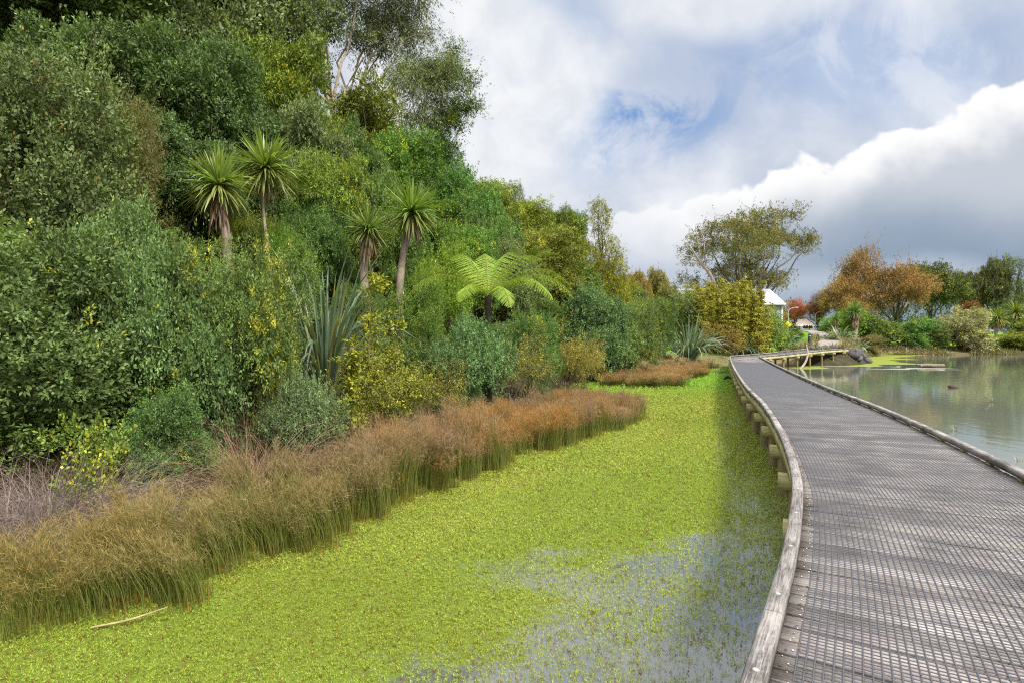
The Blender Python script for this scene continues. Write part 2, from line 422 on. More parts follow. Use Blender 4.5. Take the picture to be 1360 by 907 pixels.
# kerbs with packers below and bolt heads on top
mbolt = MB(); a = np.arange(10) / 10 * 2 * np.pi
for rr, z in ((.020, 0), (.020, .003), (.014, .0075)):
    pass
ring = lambda rr, z: np.stack([rr*np.cos(a), rr*np.sin(a), np.full(10, z)], 1)
V = np.concatenate([ring(.016, 0), ring(.016, .003), ring(.010, .006), [[0, 0, .0068]]])
F4 = [[k*10+j, k*10+(j+1)%10, (k+1)*10+(j+1)%10, (k+1)*10+j] for k in range(2) for j in range(10)]
mbolt.add(V, F4, F3=[[20+j, 20+(j+1)%10, 30] for j in range(10)], C=(.33, .32, .30))
bolt_me = mbolt.mesh('bolt', col_mat('galvanised', .5, spec=.5))
pk = MB().box((0, 0, 0), (.06, .045, .0195), C=(.8, .8, .75), U=(0, 0, 0)).mesh('packer', M_treated)
for off in (0.0, WID - .1):
    mb = MB(); s = 0; r = np.random.default_rng(int(off * 10))
    while s < LLEN - 1:
        e = min(LLEN, s + 3.6); sweep(mb, s + .003, e - .003, off, off + .1, DECK + .042, KERB_TOP, .2, C=np.full(3, r.uniform(.85, 1.1)), bev=.012); s = e
    k = mb.obj('kerb', M_kerb, bw)
    for j, s0 in enumerate(np.arange(.25, LLEN - .2, .9)):
        p, n = at_s(np.array([s0]), np.array([off + .05])); z = float(rise(s0))
        ang = math.atan2(-n[0, 0], n[0, 1])
        if s0 < 60:
            o = link('bolt', bolt_me, k); q = rel([p[0, 0], p[0, 1], KERB_TOP - .002 + z]); o.location = q
        o = link('packer', pk, k); o.location = rel([p[0, 0], p[0, 1], DECK + .021 + z]); o.rotation_euler = (0, 0, math.atan2(n[0, 1], n[0, 0]) + R(90))
# edge joists (fascia), bearers, piles
for off in (.03, WID - .075):
    mb = MB(); s = 0
    while s < LLEN - 1:
        e = min(LLEN, s + 4.6); sweep(mb, s + .003, e - .003, off, off + .045, DECK - .045 - .19, DECK - .045, .3); s = e
    mb.obj('joist', M_treated, bw)
for s0 in np.arange(1.2, LLEN - 1.0, 2.25):
    p, n = at_s(np.array([s0]), np.array([WID / 2])); n3 = np.array([n[0, 0], n[0, 1], 0]); t3 = np.array([-n3[1], n3[0], 0]); z = float(rise(s0))
    ax = np.stack([n3, t3, [0, 0, 1]])
    MB().box(rel([p[0, 0], p[0, 1], DECK - .235 - .1 + z]), (WID / 2 + .085, .075, .098), ax, C=(.95, .92, .8), U=(s0 * 3, s0, 0)).obj('bearer', M_treated, bw)
    for o in (.14, WID - .14):
        q, _ = at_s(np.array([s0]), np.array([o]))
        P = np.array([[q[0, 0], q[0, 1], -1.2], [q[0, 0], q[0, 1], DECK - .434 + z]])
        MB().tube(rel(P), .1, 10, C=(.55, .5, .42)).obj('pile', M_treated, bw, smooth=True)
# staples and grit along the netting edge
mb = MB(); r = np.random.default_rng(5)
for side in (.15, WID - .15):
    s = np.arange(.3, 40, .075); s = s + r.normal(size=len(s)) * .02
    p, _ = at_s(s, side + r.normal(size=len(s)) * .014)
    for q, s0 in zip(p, s):
        sz = r.uniform(.0025, .005); mb.box(rel([q[0], q[1], DECK + .004 + float(rise(s0))]), (sz, sz, .002), C=(.55, .53, .48))
st = mb.obj('staple', M_col, bw); st['kind'] = 'stuff'
mb = MB(); r = np.random.default_rng(15); n = 900
s = r.uniform(.2, 45, n) ** 1.0; side = np.where(r.random(n) < .72, .105 + r.exponential(.05, n), WID - .105 - r.exponential(.06, n)); side = np.where(r.random(n) < .12, r.uniform(.15, WID - .15, n), side)
p, _ = at_s(s, side); az = r.uniform(0, 6.283, n); D = norm(np.stack([np.cos(az), np.sin(az), .25 * r.random(n)], 1)); lz = r.uniform(.008, .034, n)
leaves(mb, rel(np.concatenate([p, (DECK + .007 + rise(s))[:, None]], 1)), D, np.tile([[0, 0, 1.]], (n, 1)) + .3 * r.normal(size=(n, 3)), lz, lz * .4, np.array([[.16, .10, .05]]) * r.uniform(.4, 1.6, (n, 1)))
tag(mb.obj('leaf_litter', M_weed), 'brown leaf crumbs and grit gathered along the boardwalk kerbs', 'leaf litter', kind='stuff').location = (LK[0, 0], LK[0, 1], 0)

# ------------------------------------------------------------------ water
def weed_cover(x, y):
    """0 open water .. 1 closed weed mat, as grown in the pond"""
    x = np.asarray(x, float); y = np.asarray(y, float)
    kx = kerb_x(y); gap = kx - x                       # metres left of the boardwalk
    P2 = np.stack([x, y], -1)
    nz = vnoise(P2, 1.3, 11) * .5 + vnoise(P2, .45, 12) * .35
    near = 1 - ss(7.0, 10.5, y)                        # open reach near the viewer
    edge = 1.5 - .30 * np.maximum(0, y - 6.5) + .5 * ss(6, 4, y)
    cov_near = ss(-.6, 1.3, (gap - edge) / 2.3 + nz * .85 + .35)
    cov_far = ss(-.6, .8, gap + .9 + nz * .5) * (1 - .72 * (1 - ss(.35, 1.25, gap + .3 * nz)) * (1 - ss(14, 22, y)))
    cov = near * np.maximum(cov_near, .14 + .30 * nz) + (1 - near) * cov_far
    cov = np.maximum(cov, (.62 + .25 * nz) * (1 - ss(.6, 1.3, gap + .3 * nz)) * ss(5.2, 6.4, y) * (y < 14))
    cov = np.where(gap < -.2, 0, cov)
    cov = cov * ss(1.5, 2.5, y)
    return np.clip(cov, 0, 1)
def far_algae(x, y):
    P2 = np.stack([x, y], -1)
    d, s, _ = poly_dist(x, y, SHORE)
    n = vnoise(P2, 3.5, 21)
    return (1 - ss(3.0, 5.5, d + 1.6 * n)) * ss(22, 30, x) * (1 - ss(58, 80, x)) * (kerb_x(y) + 2.4 < x)
wx = np.concatenate([[-400, -150, -60, -30, -15], np.arange(-10, 24, .4), np.arange(24, 90, 1.2), [95, 120, 160, 220, 420]])
wy = np.concatenate([[-400, -150, -60, -20, -5], np.arange(0, 40, .4), np.arange(40, 112, 1.0)])
gx, gy = np.meshgrid(wx, wy); nx = len(wx)
V = np.stack([gx, gy, np.zeros_like(gx)], -1).reshape(-1, 3)
ii, jj = np.meshgrid(np.arange(len(wy) - 1), np.arange(nx - 1), indexing='ij')
F4 = np.stack([ii*nx+jj, ii*nx+jj+1, (ii+1)*nx+jj+1, (ii+1)*nx+jj], -1).reshape(-1, 4)
cov = weed_cover(V[:, 0], V[:, 1]); al = far_algae(V[:, 0], V[:, 1])
leftside = (V[:, 0] < kerb_x(V[:, 1]) + 1.2) * (V[:, 1] < 60) 
mw, nt = mat_new('pond_water'); L = nt.links
at = nd(nt, 'ShaderNodeAttribute', attribute_name='Col'); sp = nd(nt, 'ShaderNodeSeparateColor'); L.new(at.outputs['Color'], sp.inputs[0])
tc = nd(nt, 'ShaderNodeTexCoord'); geo = tc.outputs['Object']
sepg = nd(nt, 'ShaderNodeSeparateXYZ'); L.new(geo, sepg.inputs[0]); geoY = sepg.outputs[1]
n1 = noise(nt, geo, 9, 6, .7); n2 = noise(nt, geo, .35, 4, .6); n3 = noise(nt, geo, 38, 3, .6)
mat_f = sstep(nt, mathn(nt, 'ADD', sp.outputs[0], mathn(nt, 'MULTIPLY', mathn(nt, 'SUBTRACT', n1, .5), .9)), .55, .8)
alg_f = sstep(nt, mathn(nt, 'ADD', sp.outputs[1], mathn(nt, 'MULTIPLY', mathn(nt, 'SUBTRACT', n1, .5), .5)), .42, .58)
deep = mixc(nt, n2, (.145, .155, .12), (.112, .128, .105))
sub = mixc(nt, n1, (.04, .042, .012), (.085, .092, .02))                   # drowned weed under the left water
sub = mixc(nt, sstep(nt, geoY, 11.5, 8.0), sub, mixc(nt, n1, (.07, .077, .065), (.105, .113, .105)))
bed = mixc(nt, sstep(nt, sp.outputs[2], .2, .5), deep, sub)
weed = mixc(nt, n3, (.045, .062, .010), (.165, .215, .024))
base = mixc(nt, mat_f, bed, weed)
base = mixc(nt, alg_f, base, mixc(nt, n3, (.11, .14, .025), (.24, .27, .06)))
mm = mathn(nt, 'MAXIMUM', mat_f, alg_f)
b = nd(nt, 'ShaderNodeBsdfPrincipled'); L.new(base, b.inputs['Base Color']); b.inputs['IOR'].default_value = 2.0
L.new(mathn(nt, 'ADD', .02, mathn(nt, 'MULTIPLY', mm, .6)), b.inputs['Roughness'])
L.new(mathn(nt, 'SUBTRACT', mathn(nt, 'ADD', .55, mathn(nt, 'MULTIPLY', sp.outputs[2], .45)), mathn(nt, 'MULTIPLY', mm, .95), clamp=True), b.inputs['Specular IOR Level'])
mp = nd(nt, 'ShaderNodeMapping'); L.new(geo, mp.inputs[0]); mp.inputs['Scale'].default_value = (1, .55, 1)
rip = mathn(nt, 'ADD', noise(nt, mp.outputs[0], 2.2, 3, .5), mathn(nt, 'MULTIPLY', noise(nt, geo, 14, 2, .5), .12))
bp = nd(nt, 'ShaderNodeBump'); bp.inputs['Distance'].default_value = .05; L.new(mathn(nt, 'SUBTRACT', .10, mathn(nt, 'MULTIPLY', sp.outputs[2], .075)), bp.inputs['Strength'])
L.new(rip, bp.inputs['Height']); L.new(bp.outputs[0], b.inputs['Normal'])
o = nd(nt, 'ShaderNodeOutputMaterial'); L.new(b.outputs[0], o.inputs['Surface'])
tag(MB().add(V, F4, C=np.stack([cov, al, leftside], 1)).obj('water', mw, smooth=True), 'still pond water reflecting sky and trees', None, kind='structure')

# ------------------------------------------------------------------ pond weed (stuff)
def sprouts(mb, P, size, k, r, base_c, lean=.55):
    n = len(P)
    Pn = np.repeat(P, k, 0); sz = np.repeat(size, k)
    az = r.uniform(0, 6.283, n * k); el = r.uniform(.3, 1.4, n * k)
    D = np.stack([np.cos(az) * np.cos(el), np.sin(az) * np.cos(el), np.sin(el)], 1)
    N = np.array([[0, 0, 1.]]) + .5 * r.normal(size=(n * k, 3))
    C = np.repeat(base_c, k, 0) * r.uniform(.75, 1.25, (n * k, 1))
    h = np.repeat(r.uniform(0, 1, n), k)
    Pn = Pn + np.stack([.3 * sz * r.normal(size=n*k), .3 * sz * r.normal(size=n*k), sz * r.uniform(0, .9, n*k)], 1)
    L = sz * r.uniform(.6, 1.2, n * k)
    leaves(mb, Pn, D, N, L, L * r.uniform(.18, .34, n * k), C)
r = np.random.default_rng(21); mb = MB()
def weed_zone(y0, y1, dens, size, k):
    xa, xb = X_at(-60, y1) - 1, float(np.max(kerb_x(np.linspace(y0, y1, 20)))) + .9
    n = int((xb - xa) * (y1 - y0) * dens)
    x = r.uniform(xa, xb, n); y = r.uniform(y0, y1, n)
    d, s, _ = poly_dist(x, y, SHORE); dl = d * s
    ok = (dl < .6) & (r.random(n) < weed_cover(x, y) ** .8) & (np.abs(X_at(0, y)) * 1.1 + 1 > -x)
    x, y, dl = x[ok], y[ok], dl[ok]; n = len(x)
    P2 = np.stack([x, y], 1)
    t = np.clip(.5 + .5 * vnoise(P2, 1.8, 31) + .25 * r.normal(size=n), 0, 1)[:, None]
    c = np.array([.285, .375, .040]) * (1 - t) + np.array([.43, .46, .075]) * t
    pk_ = ss(.35, .95, vnoise(P2, 3.2, 61) + .35 * vnoise(P2, .7, 62))[:, None]; c = c * (1 - .3 * pk_) + np.array([.26, .26, .02]) * .3 * pk_
    fresh = (ss(-2.6, -1.2, dl) * (.7))[:, None]      # fresh green by the rushes
    fresh = np.maximum(fresh, (ss(24, 34, y) * .85)[:, None])
    c = c * (1 - fresh) + np.array([.22, .44, .035]) * fresh
    br = r.random(n) < .12 * (1 - fresh[:, 0]); c[br] = np.array([.16, .075, .02])
    sz = size * r.uniform(.6, 1.4, n)
    sprouts(mb, np.stack([x, y, np.full(n, .0)], 1), sz, k, r, c)
weed_zone(2.8, 6.5, 2500, .0175, 7); weed_zone(6.5, 11, 1500, .023, 6); weed_zone(11, 18, 650, .034, 6)
weed_zone(18, 30, 220, .052, 6); weed_zone(30, 56, 50, .10, 6)
tag(mb.obj('pond_weed', M_weed), 'bright lime green floating weed covering the still water', 'pond weed', kind='stuff')
# weed scum bits on the right hand water
mb = MB(); n = 2600
x = r.uniform(6, 70, n); y = r.uniform(6, 95, n)
pd = poly_dist(x, y, SHORE); ok = (pd[1] < 0) & (x > kerb_x(y) + 2.9) & (r.random(n) < .35 + .5 * vnoise(np.stack([x, y], 1), 6, 5))
x, y = x[ok], y[ok]; n = len(x); sz = r.uniform(.012, .05, n) * (1 + y / 40)
az = r.uniform(0, 6.28, n); D = np.stack([np.cos(az), np.sin(az), np.full(n, .05)], 1)
leaves(mb, np.stack([x, y, np.full(n, .004)], 1), norm(D), np.tile([[0, 0, 1.]], (n, 1)), sz, sz * .6, np.tile([[.42, .42, .38]], (n, 1)) * r.uniform(.4, 1.1, (n, 1)), fold=.05)
# long pale streaks of scum
for (pa, pb, py, wd) in ((1140, 1275, 489.5, .5), (1150, 1200, 486.5, .3), (1235, 1272, 491.2, .25)):
    xs_, ys_ = [], []
    Y = F * EYE / (py - HOR); t = np.linspace(0, 1, 24); xx = X_at(pa, Y) + (X_at(pb, Y) - X_at(pa, Y)) * t
    wv = Y + .8 * np.sin(t * 7 + pa); hw_ = wd * np.sin(np.pi * t) ** .5 * (1 + .4 * np.sin(t * 23))
    V = np.concatenate([np.stack([xx, wv - hw_ * 1.6, np.full(24, .006)], 1), np.stack([xx, wv + hw_ * 1.6, np.full(24, .006)], 1)])
    mb.add(V, [[i, i + 1, 25 + i, 24 + i] for i in range(23)], C=(.20, .225, .19))
tag(mb.obj('floating_scum', M_col), 'pale specks and streaks of scum drifting on open water', 'scum', kind='stuff')

# ------------------------------------------------------------------ rush beds (stuff)
def rushes(mb, x, y, z0, h, r, wid=.006, lean=(0.12, .35), green=None, tip=None, base=None, field_seed=1, tips=3, cl=None):
    n = len(x); P2 = np.stack([x, y], 1)
    fx = vnoise(P2, 1.6, field_seed); fy = vnoise(P2, 1.6, field_seed + 1)
    amt = lean[0] + lean[1] * np.clip(.5 + .5 * vnoise(P2, 2.2, field_seed + 2), 0, 1)
    if cl is not None: fx = fx + .8 * cl[:, 0]; fy = fy + .8 * cl[:, 1]
    lv = norm(np.stack([fx + .35 * r.normal(size=n), fy - .25 + .35 * r.normal(size=n)], 1)) * (h * amt)[:, None]
    ts = np.array([0, .35, .65, .85, 1.0]); rows = []; cols = []
    az = r.uniform(0, 3.1416, n); S = np.stack([np.cos(az), np.sin(az), np.zeros(n)], 1)
    jit = .06 * r.normal(size=(n, 2))
    mixt = np.clip(r.normal(.5, .3, n), 0, 1)[:, None]
    for t in ts:
        off = lv * t ** 2.2 + jit * t
        zz = h * (t - .28 * amt * t ** 3)
        P = np.stack([x + off[:, 0], y + off[:, 1], z0 + zz], 1)
        w = wid * (1 - .55 * t)
        rows += [P - S * w / 2, P + S * w / 2]
        k = ss(.76, 1.05, t + .25 * (mixt[:, 0] - .5))[:, None]; kb = (1 - ss(.0, .28, t)) * (mixt > .8)
        cc = (green * (1 - k) + tip * k); cc = cc * (1 - kb) + base * kb
        cols += [cc, cc]
    m = 10; V = np.stack(rows, 1).reshape(-1, 3); C = np.stack(cols, 1) * r.uniform(.7, 1.25, (n, 1, 1))
    q = np.array([[2*k, 2*k+1, 2*k+3, 2*k+2] for k in range(4)])
    mb.add(V, (np.arange(n)[:, None, None] * m + q[None]).reshape(-1, 4), C=C.reshape(-1, 3))
    # feathery fruiting tips
    for _ in range(tips):
        t = r.uniform(.72, 1.0, n); off = lv * (t ** 2.2)[:, None] + jit * t[:, None]
        P = np.stack([x + off[:, 0], y + off[:, 1], z0 + h * (t - .28 * amt * t ** 3)], 1)
        D = norm(np.concatenate([lv / h[:, None], np.full((n, 1), .8)], 1) + .55 * r.normal(size=(n, 3)))
        leaves(mb, P, D, r.normal(size=(n, 3)), h * r.uniform(.07, .18, n), wid * .62, tip * r.uniform(.65, 1.35, (n, 1)))
def in_poly(x, y, P):
    P = np.asarray(P, float); ins = np.zeros(len(x), bool); j = len(P) - 1
    for i in range(len(P)):
        a, b = P[i], P[j]
        c = ((a[1] > y) != (b[1] > y)) & (x < (b[0]-a[0]) * (y-a[1]) / (b[1]-a[1] + 1e-12) + a[0]); ins ^= c; j = i
    return ins
def bed(name, label, poly, dens, h, wid, seed, tip, green=(.105, .115, .022), base=(.30, .12, .02), tips=5, group=None, lean=(.12, .35), zfix=None):
    r = np.random.default_rng(seed); P = np.asarray(poly, float)
    per = 75; nc = int((P[:, 0].max()-P[:, 0].min()) * (P[:, 1].max()-P[:, 1].min()) * dens / per)
    cx = r.uniform(P[:, 0].min(), P[:, 0].max(), nc); cy = r.uniform(P[:, 1].min(), P[:, 1].max(), nc)
    ox = .24 * vnoise(np.stack([cx, cy], 1), .8, seed); oy = .24 * vnoise(np.stack([cx, cy], 1), .8, seed + 5)
    k = in_poly(cx + ox, cy + oy, P); cx, cy = cx[k], cy[k]; nc = len(cx)
    num = (per * r.uniform(.5, 1.5, nc)).astype(int); ci = np.repeat(np.arange(nc), num); n = len(ci)
    rad = np.repeat(r.uniform(.06, .24, nc) * (1 + .012 * cy), num) * np.sqrt(r.random(n)); aa = r.uniform(0, 6.283, n)
    x = cx[ci] + rad * np.cos(aa); y = cy[ci] + rad * np.sin(aa)
    chh = np.clip(1 + .17 * r.normal(size=nc), .6, 1.3)[ci]; ctn = r.normal(size=nc)[ci] * .28
    cl = np.stack([r.normal(size=nc), r.normal(size=nc) - .4], 1)[ci]; cam_ = np.where(r.random(nc) < .3, 2.2, .8)[ci]
    z0 = np.maximum(ground(x, y), -.02)
    hh = h * np.interp(y, [4.8, 5.8, 7.2, 10, 13, 17, 22], [.47, .60, .80, .80, .72, .58, .60]) * (1 + .22 * vnoise(np.stack([x, y], 1), .9, seed + 3)) * r.uniform(.66, 1.10, n) * chh
    tn = np.clip(.5 + ctn + .6 * vnoise(np.stack([x, y], 1), 1.4, seed + 4) + .15 * r.normal(size=n), 0, 1)[:, None]
    tipc = np.asarray(tip[0]) * (1 - tn) + np.asarray(tip[1]) * tn
    kn = (1 - ss(7.0, 10.5, y))[:, None] * .75; tipc = tipc * (1 - kn) + np.array([.255, .205, .058]) * kn
    mb = MB(); rushes(mb, x, y, z0, hh, r, wid, (lean[0], lean[1] * cam_),  np.asarray(green)[None], tipc, np.asarray(base)[None], seed, tips, cl)
    return tag(mb.obj(name, M_stem), label, 'rushes', group, 'stuff')
W = lambda px, py: on_plane(px, py, 0.0)
front = [(-120,905),(0,850),(60,838),(130,812),(200,812),(265,812),(290,770),(345,748),(425,733),(470,705),(545,672),(640,628),(700,604),(760,590),(822,573)]
fw = [W(*p) for p in front]
backw = [(4.6,19.6),(4.9,22),(3,23.5),(.4,19.5),(-1.0,16),(-2.0,13),(-2.9,10.6),(-3.5,9.1),(-4.0,7.9),(-3.95,7.2),(-4.1,6.75),(-4.6,6.3),(-5.3,5.9),(-7,5.3)]
russet = ((.40, .20, .055), (.29, .195, .12))
bed('rush_bed', 'long bed of green rushes with russet feathery tops between shrubs and pond weed', fw + backw, 1500, 1.2, .0060, 41, russet, green=(.15, .17, .032), lean=(.05, .30), base=(.42, .16, .02))
P2a = [W(783,507),(*W(800,515),),W(850,517.5),W(900,515),W(915,505),W(960,497),W(957,489)]
bed('rush_bed', 'small far rush bed with orange tops, an island on the weed near the boardwalk bend', [(4.7,35.5),(5.2,31.5),(8,30.6),(9.6,31.8),(9.9,35),(13.8,40.5),(15.3,45),(12.5,46),(8.5,41)], 600, 1.15, .010, 43, ((.48, .25, .08), (.38, .26, .11)), tips=4, lean=(.15, .35))
bed('rush_bed', 'pale straw coloured rush strip behind the orange island of rushes', [(8.5,41.5),(12.5,46.5),(16,47.5),(19.3,52),(15,52),(10,46.5)], 160, 1.1, .016, 45, ((.46, .34, .17), (.42, .31, .12)), green=(.16, .15, .05), tips=4, lean=(.2, .4))

# ------------------------------------------------------------------ foliage generators
def sphere_dirs(r, n, zmin=-.45):
    z = r.uniform(zmin, 1, n); a = r.uniform(0, 6.2832, n); q = np.sqrt(1 - z * z)
    return np.stack([q * np.cos(a), q * np.sin(a), z], 1)
def make_lobes(r, W_, H, n, zc=.52, rr=(.17, .3), squash=.85, shape='round'):
    L_ = []
    for i in range(n):
        u = sphere_dirs(r, 1, -.55)[0]
        if shape == 'cone':
            t = r.random() ** .8; z = H * (.08 + .86 * t); rad = W_ * .5 * (1 - t) ** .75 * .72; a = r.uniform(0, 6.28)
            q = W_ * (.10 + .18 * (1 - t)); L_.append((np.array([rad*np.cos(a), rad*np.sin(a), z]), np.array([q, q, q * 1.15])))
        else:
            k = r.uniform(.55, 1.12)
            c_ = u * np.array([W_*.5*.66, W_*.5*.66, H*.5*.70]) * k + np.array([0, 0, H * zc])
            q = W_ * r.uniform(*rr) * (1.25 - .45 * k); L_.append((c_, np.array([q, q, q * squash])))
    return sublobes(r, L_, 5 if shape != 'cone' else 4)
def sublobes(r, L_, m=5, f=(.32, .60), far=(.7, 1.2)):
    out = []
    for c_, q in L_:
        out.append((c_, q * .86))
        for u in sphere_dirs(r, m, -.35):
            out.append((c_ + u * q * r.uniform(*far), q * r.uniform(*f) * np.array([1, 1, r.uniform(.75, 1.25)])))
    return out
def lobe_points(r, lobes, n, zmin=-.5, jit=(.72, 1.06), gap=.25, gscale=.6, excl=.72):
    c_ = np.array([l[0] for l in lobes]); q = np.array([l[1] for l in lobes])
    w_ = (q ** 2).sum(1); w_ /= w_.sum()
    out_p, out_n, tot = [], [], 0
    for _ in range(12):
        i = r.choice(len(lobes), n, p=w_); u = sphere_dirs(r, n, zmin)
        jj_ = r.uniform(jit[0], jit[1], n); jj_ = np.where(r.random(n) < .10, jj_ * r.uniform(1.03, 1.25, n), jj_)
        p = c_[i] + q[i] * u * jj_[:, None]
        wl = max(.25, float(q.max()) * .55); p = c_[i] + (p - c_[i]) * (1 + .30 * vnoise(p, wl, 55))[:, None]
        dd = np.min(np.where(np.arange(len(lobes))[None] == i[:, None], 9, np.linalg.norm((p[:, None] - c_[None]) / q[None], axis=2)), axis=1)
        ok = (dd > excl) & (vnoise(p, gscale, 77) > -1.1 + gap)
        out_p.append(p[ok]); out_n.append(norm(u[ok] / q[i][ok])); tot += ok.sum()
        if tot >= n: break
    return np.concatenate(out_p)[:n], np.concatenate(out_n)[:n]
def crown(mb, r, lobes, n, k, leaf, aspect=.5, spread=1.6, alt=.12, altclump=.1, outward=.55, up=.35, var=.26, zmin=-.5, jit=(.62, 1.04), gap=.25, droop=0, gscale=.6, inner=True, excl=.6, altn=0.0, shoot=5.6):
    """leafy shoots: every sampled point starts a short shoot, its leaves stand along and around it"""
    n = max(20, int(n / 3)); k = k * 3
    P, N = lobe_points(r, lobes, n, zmin, jit, gap, gscale, excl); n = len(P)
    ax = norm(N * .75 + np.array([0, 0, up - droop * .6]) + .42 * r.normal(size=(n, 3)))
    sl = leaf * shoot * r.uniform(.55, 1.3, n) * np.where(r.random(n) < .09, r.uniform(1.4, 2.2, n), 1)
    m = n * k; A = np.repeat(ax, k, 0); Nn = np.repeat(N, k, 0); t = r.uniform(0, 1, m) ** .8
    rad = norm(np.cross(A, r.normal(size=(m, 3))))
    Pn = np.repeat(P, k, 0) + A * (t * np.repeat(sl, k))[:, None] + rad * (leaf * r.uniform(.1, 1.15, m) * (spread / 1.6) * (1.2 - .6 * t))[:, None] - np.array([0, 0, 1.]) * (droop * .35 * np.repeat(sl, k) * t ** 2)[:, None]
    D = norm(A * (.35 + .5 * t)[:, None] + rad * (1.05 - .6 * t)[:, None] + .25 * r.normal(size=(m, 3)) + np.array([0, 0, -.9 * droop]))
    NN = A * .8 + np.array([0, 0, .5]) + .45 * r.normal(size=(m, 3))
    L_ = leaf * r.uniform(.65, 1.25, m)
    br = np.repeat(np.clip(1 + var * r.normal(size=n), .5, 1.8), k) * r.uniform(.78, 1.22, m)
    br *= 1 + .22 * vnoise(Pn, leaf * 14, 5)
    altp = altclump * (1 if not altn else 3.2 * ss(altn - .25, altn + .25, vnoise(P, 1.1, 8)))
    ga = np.where(np.repeat(r.random(n) < altp, k), r.uniform(.3, .9, m), 0) + np.where(r.random(m) < alt, r.uniform(.3, 1, m), 0)
    leaves(mb, Pn, D, NN, L_, L_ * aspect, np.stack([br, np.clip(ga, 0, 1), np.zeros(m)], 1))
    if inner:                                          # sparser leaves deeper in the crown
        P2, N2 = lobe_points(r, lobes, max(40, n // 2), -.9, (.3, .6), -9, gscale); P2 = np.repeat(P2, 3, 0); N2 = np.repeat(N2, 3, 0); m2 = len(P2)
        L2 = leaf * 1.35 * r.uniform(.7, 1.3, m2)
        leaves(mb, P2 + leaf * r.normal(size=(m2, 3)), norm(r.normal(size=(m2, 3))), N2 + .5 * r.normal(size=(m2, 3)), L2, L2 * .6, np.stack([r.uniform(.6, 1, m2), np.zeros(m2), np.zeros(m2)], 1))
def limbs(mb, r, targets, rad, base=(0, 0, 0), split=.35, C=(.12, .095, .07), k=6, wob=.06, tip=.18):
    """a tapered trunk that divides towards the targets"""
    base = np.asarray(base, float); T_ = np.asarray(targets, float)
    top = T_.mean(0); fork = base + (top - base) * split
    P = np.stack([base + (fork - base) * t for t in np.linspace(0, 1, 6)]); P[1:-1, :2] += wob * np.linalg.norm(fork - base) * .3 * r.normal(size=(4, 2)); 
    mb.tube(P, np.linspace(rad * 1.15, rad * .8, 6), k + 2, C=C)
    for t_ in T_:
        n = 7; q = np.linspace(0, 1, n)[:, None]; ln = np.linalg.norm(t_ - fork)
        ctrl = fork + (t_ - fork) * .45 + np.array([0, 0, .12 * ln]) * r.uniform(-.2, 1)
        Q = (1-q)**2 * fork + 2*q*(1-q) * ctrl + q*q * t_
        Q[1:-1] += wob * ln * .35 * r.normal(size=(n - 2, 3))
        mb.tube(Q, np.linspace(rad * .55, rad * .55 * tip, n), k, C=C)
PROTO = {}
def proto(name, mk):
    PROTO[name] = mk()
def std(seed, W_, H, nl, n, k, leaf, mat, trunk=.0, rad=.12, shape='round', bark=(.10, .08, .06), nlimb=None, lob=None, stems=0, **kw):
    lk_ = {a: kw.pop(a) for a in ('rr', 'squash', 'zc') if a in kw}
    def mk():
        r = np.random.default_rng(seed)
        lobes = lob or make_lobes(r, W_, H * (1 - trunk), nl, shape=shape, **lk_)
        if trunk and not lob: lobes = [(c_ + np.array([0, 0, H * trunk]), q) for c_, q in lobes]
        mb = MB(); crown(mb, r, lobes, n, k, leaf, **kw); cm = mb.mesh('crown', mat)
        zt = max(v[2] for v in cm.vertices[0:1][0:1] and [[0, 0, H]])
        mt = MB(); tg = [c_ + q * np.array([0, 0, .3]) for c_, q in lobes]; r.shuffle(tg)
        if stems:
            for t_ in tg[:stems]:
                b0 = np.array([.08 * W_ * r.normal(), .08 * W_ * r.normal(), 0]); limbs(mt, r, [t_, t_ * np.array([.8, .9, .9]) + .1 * W_ * r.normal(size=3)], rad, b0, .4, bark, 5, .12)
        else: limbs(mt, r, tg[:nlimb or 9], rad, C=bark, split=max(.3, trunk * .9))
        co = np.empty(len(cm.vertices) * 3, np.float32); cm.vertices.foreach_get('co', co); co = co.reshape(-1, 3)
        We = 2 * np.percentile(np.hypot(co[:, 0], co[:, 1]), 96); He = np.percentile(co[:, 2], 99.3)
        return (mt.mesh('trunk', M_bark, True), cm, We, He)
    proto_name = kw.get('name')
    return mk
S = {}
S['bushA'] = std(101, 4.4, 3.6, 13, 9000, 7, 0.074, M_leaf, stems=8, rad=.03, rr=(.10, .27), alt=.010, altclump=.012, gap=.3, zc=.40, zmin=-.95, shoot=4.4, excl=.68)
S['bushD'] = std(121, 4.6, 3.4, 12, 9000, 7, 0.072, M_leaf, stems=8, rad=.03, rr=(.10, .27), alt=.010, altclump=.012, gap=.35, zc=.40, zmin=-.95, shoot=4.4, excl=.68)
S['bushB'] = std(102, 4.2, 3.4, 15, 10000, 7, 0.05, M_leaf, stems=9, rad=.025, rr=(.10, .27), alt=.02, altclump=.10, gap=.4, altn=.35, zc=.40, zmin=-.95, shoot=4.4, excl=.68)
S['bushE'] = std(122, 4.4, 3.2, 14, 10000, 7, 0.05, M_leaf, stems=9, rad=.025, rr=(.10, .27), alt=.02, altclump=.10, gap=.4, altn=.35, zc=.40, zmin=-.95, shoot=4.4, excl=.68)
S['bushC'] = std(103, 4.0, 4.4, 16, 9500, 7, 0.066, M_leaf_orange, stems=8, rad=.035, rr=(.10, .27), alt=.02, altclump=.02, gap=.35, zc=.40, zmin=-.95, shoot=4.4, excl=.68)
S['twiggy'] = std(104, 3.4, 2.8, 12, 3600, 5, 0.045, M_leaf, stems=18, rad=.018, rr=(.10, .27), alt=.12, altclump=.15, gap=.6, jit=(.4, 1.1), inner=False, bark=(.17, .12, .09), excl=.4, zc=.40, zmin=-.95)
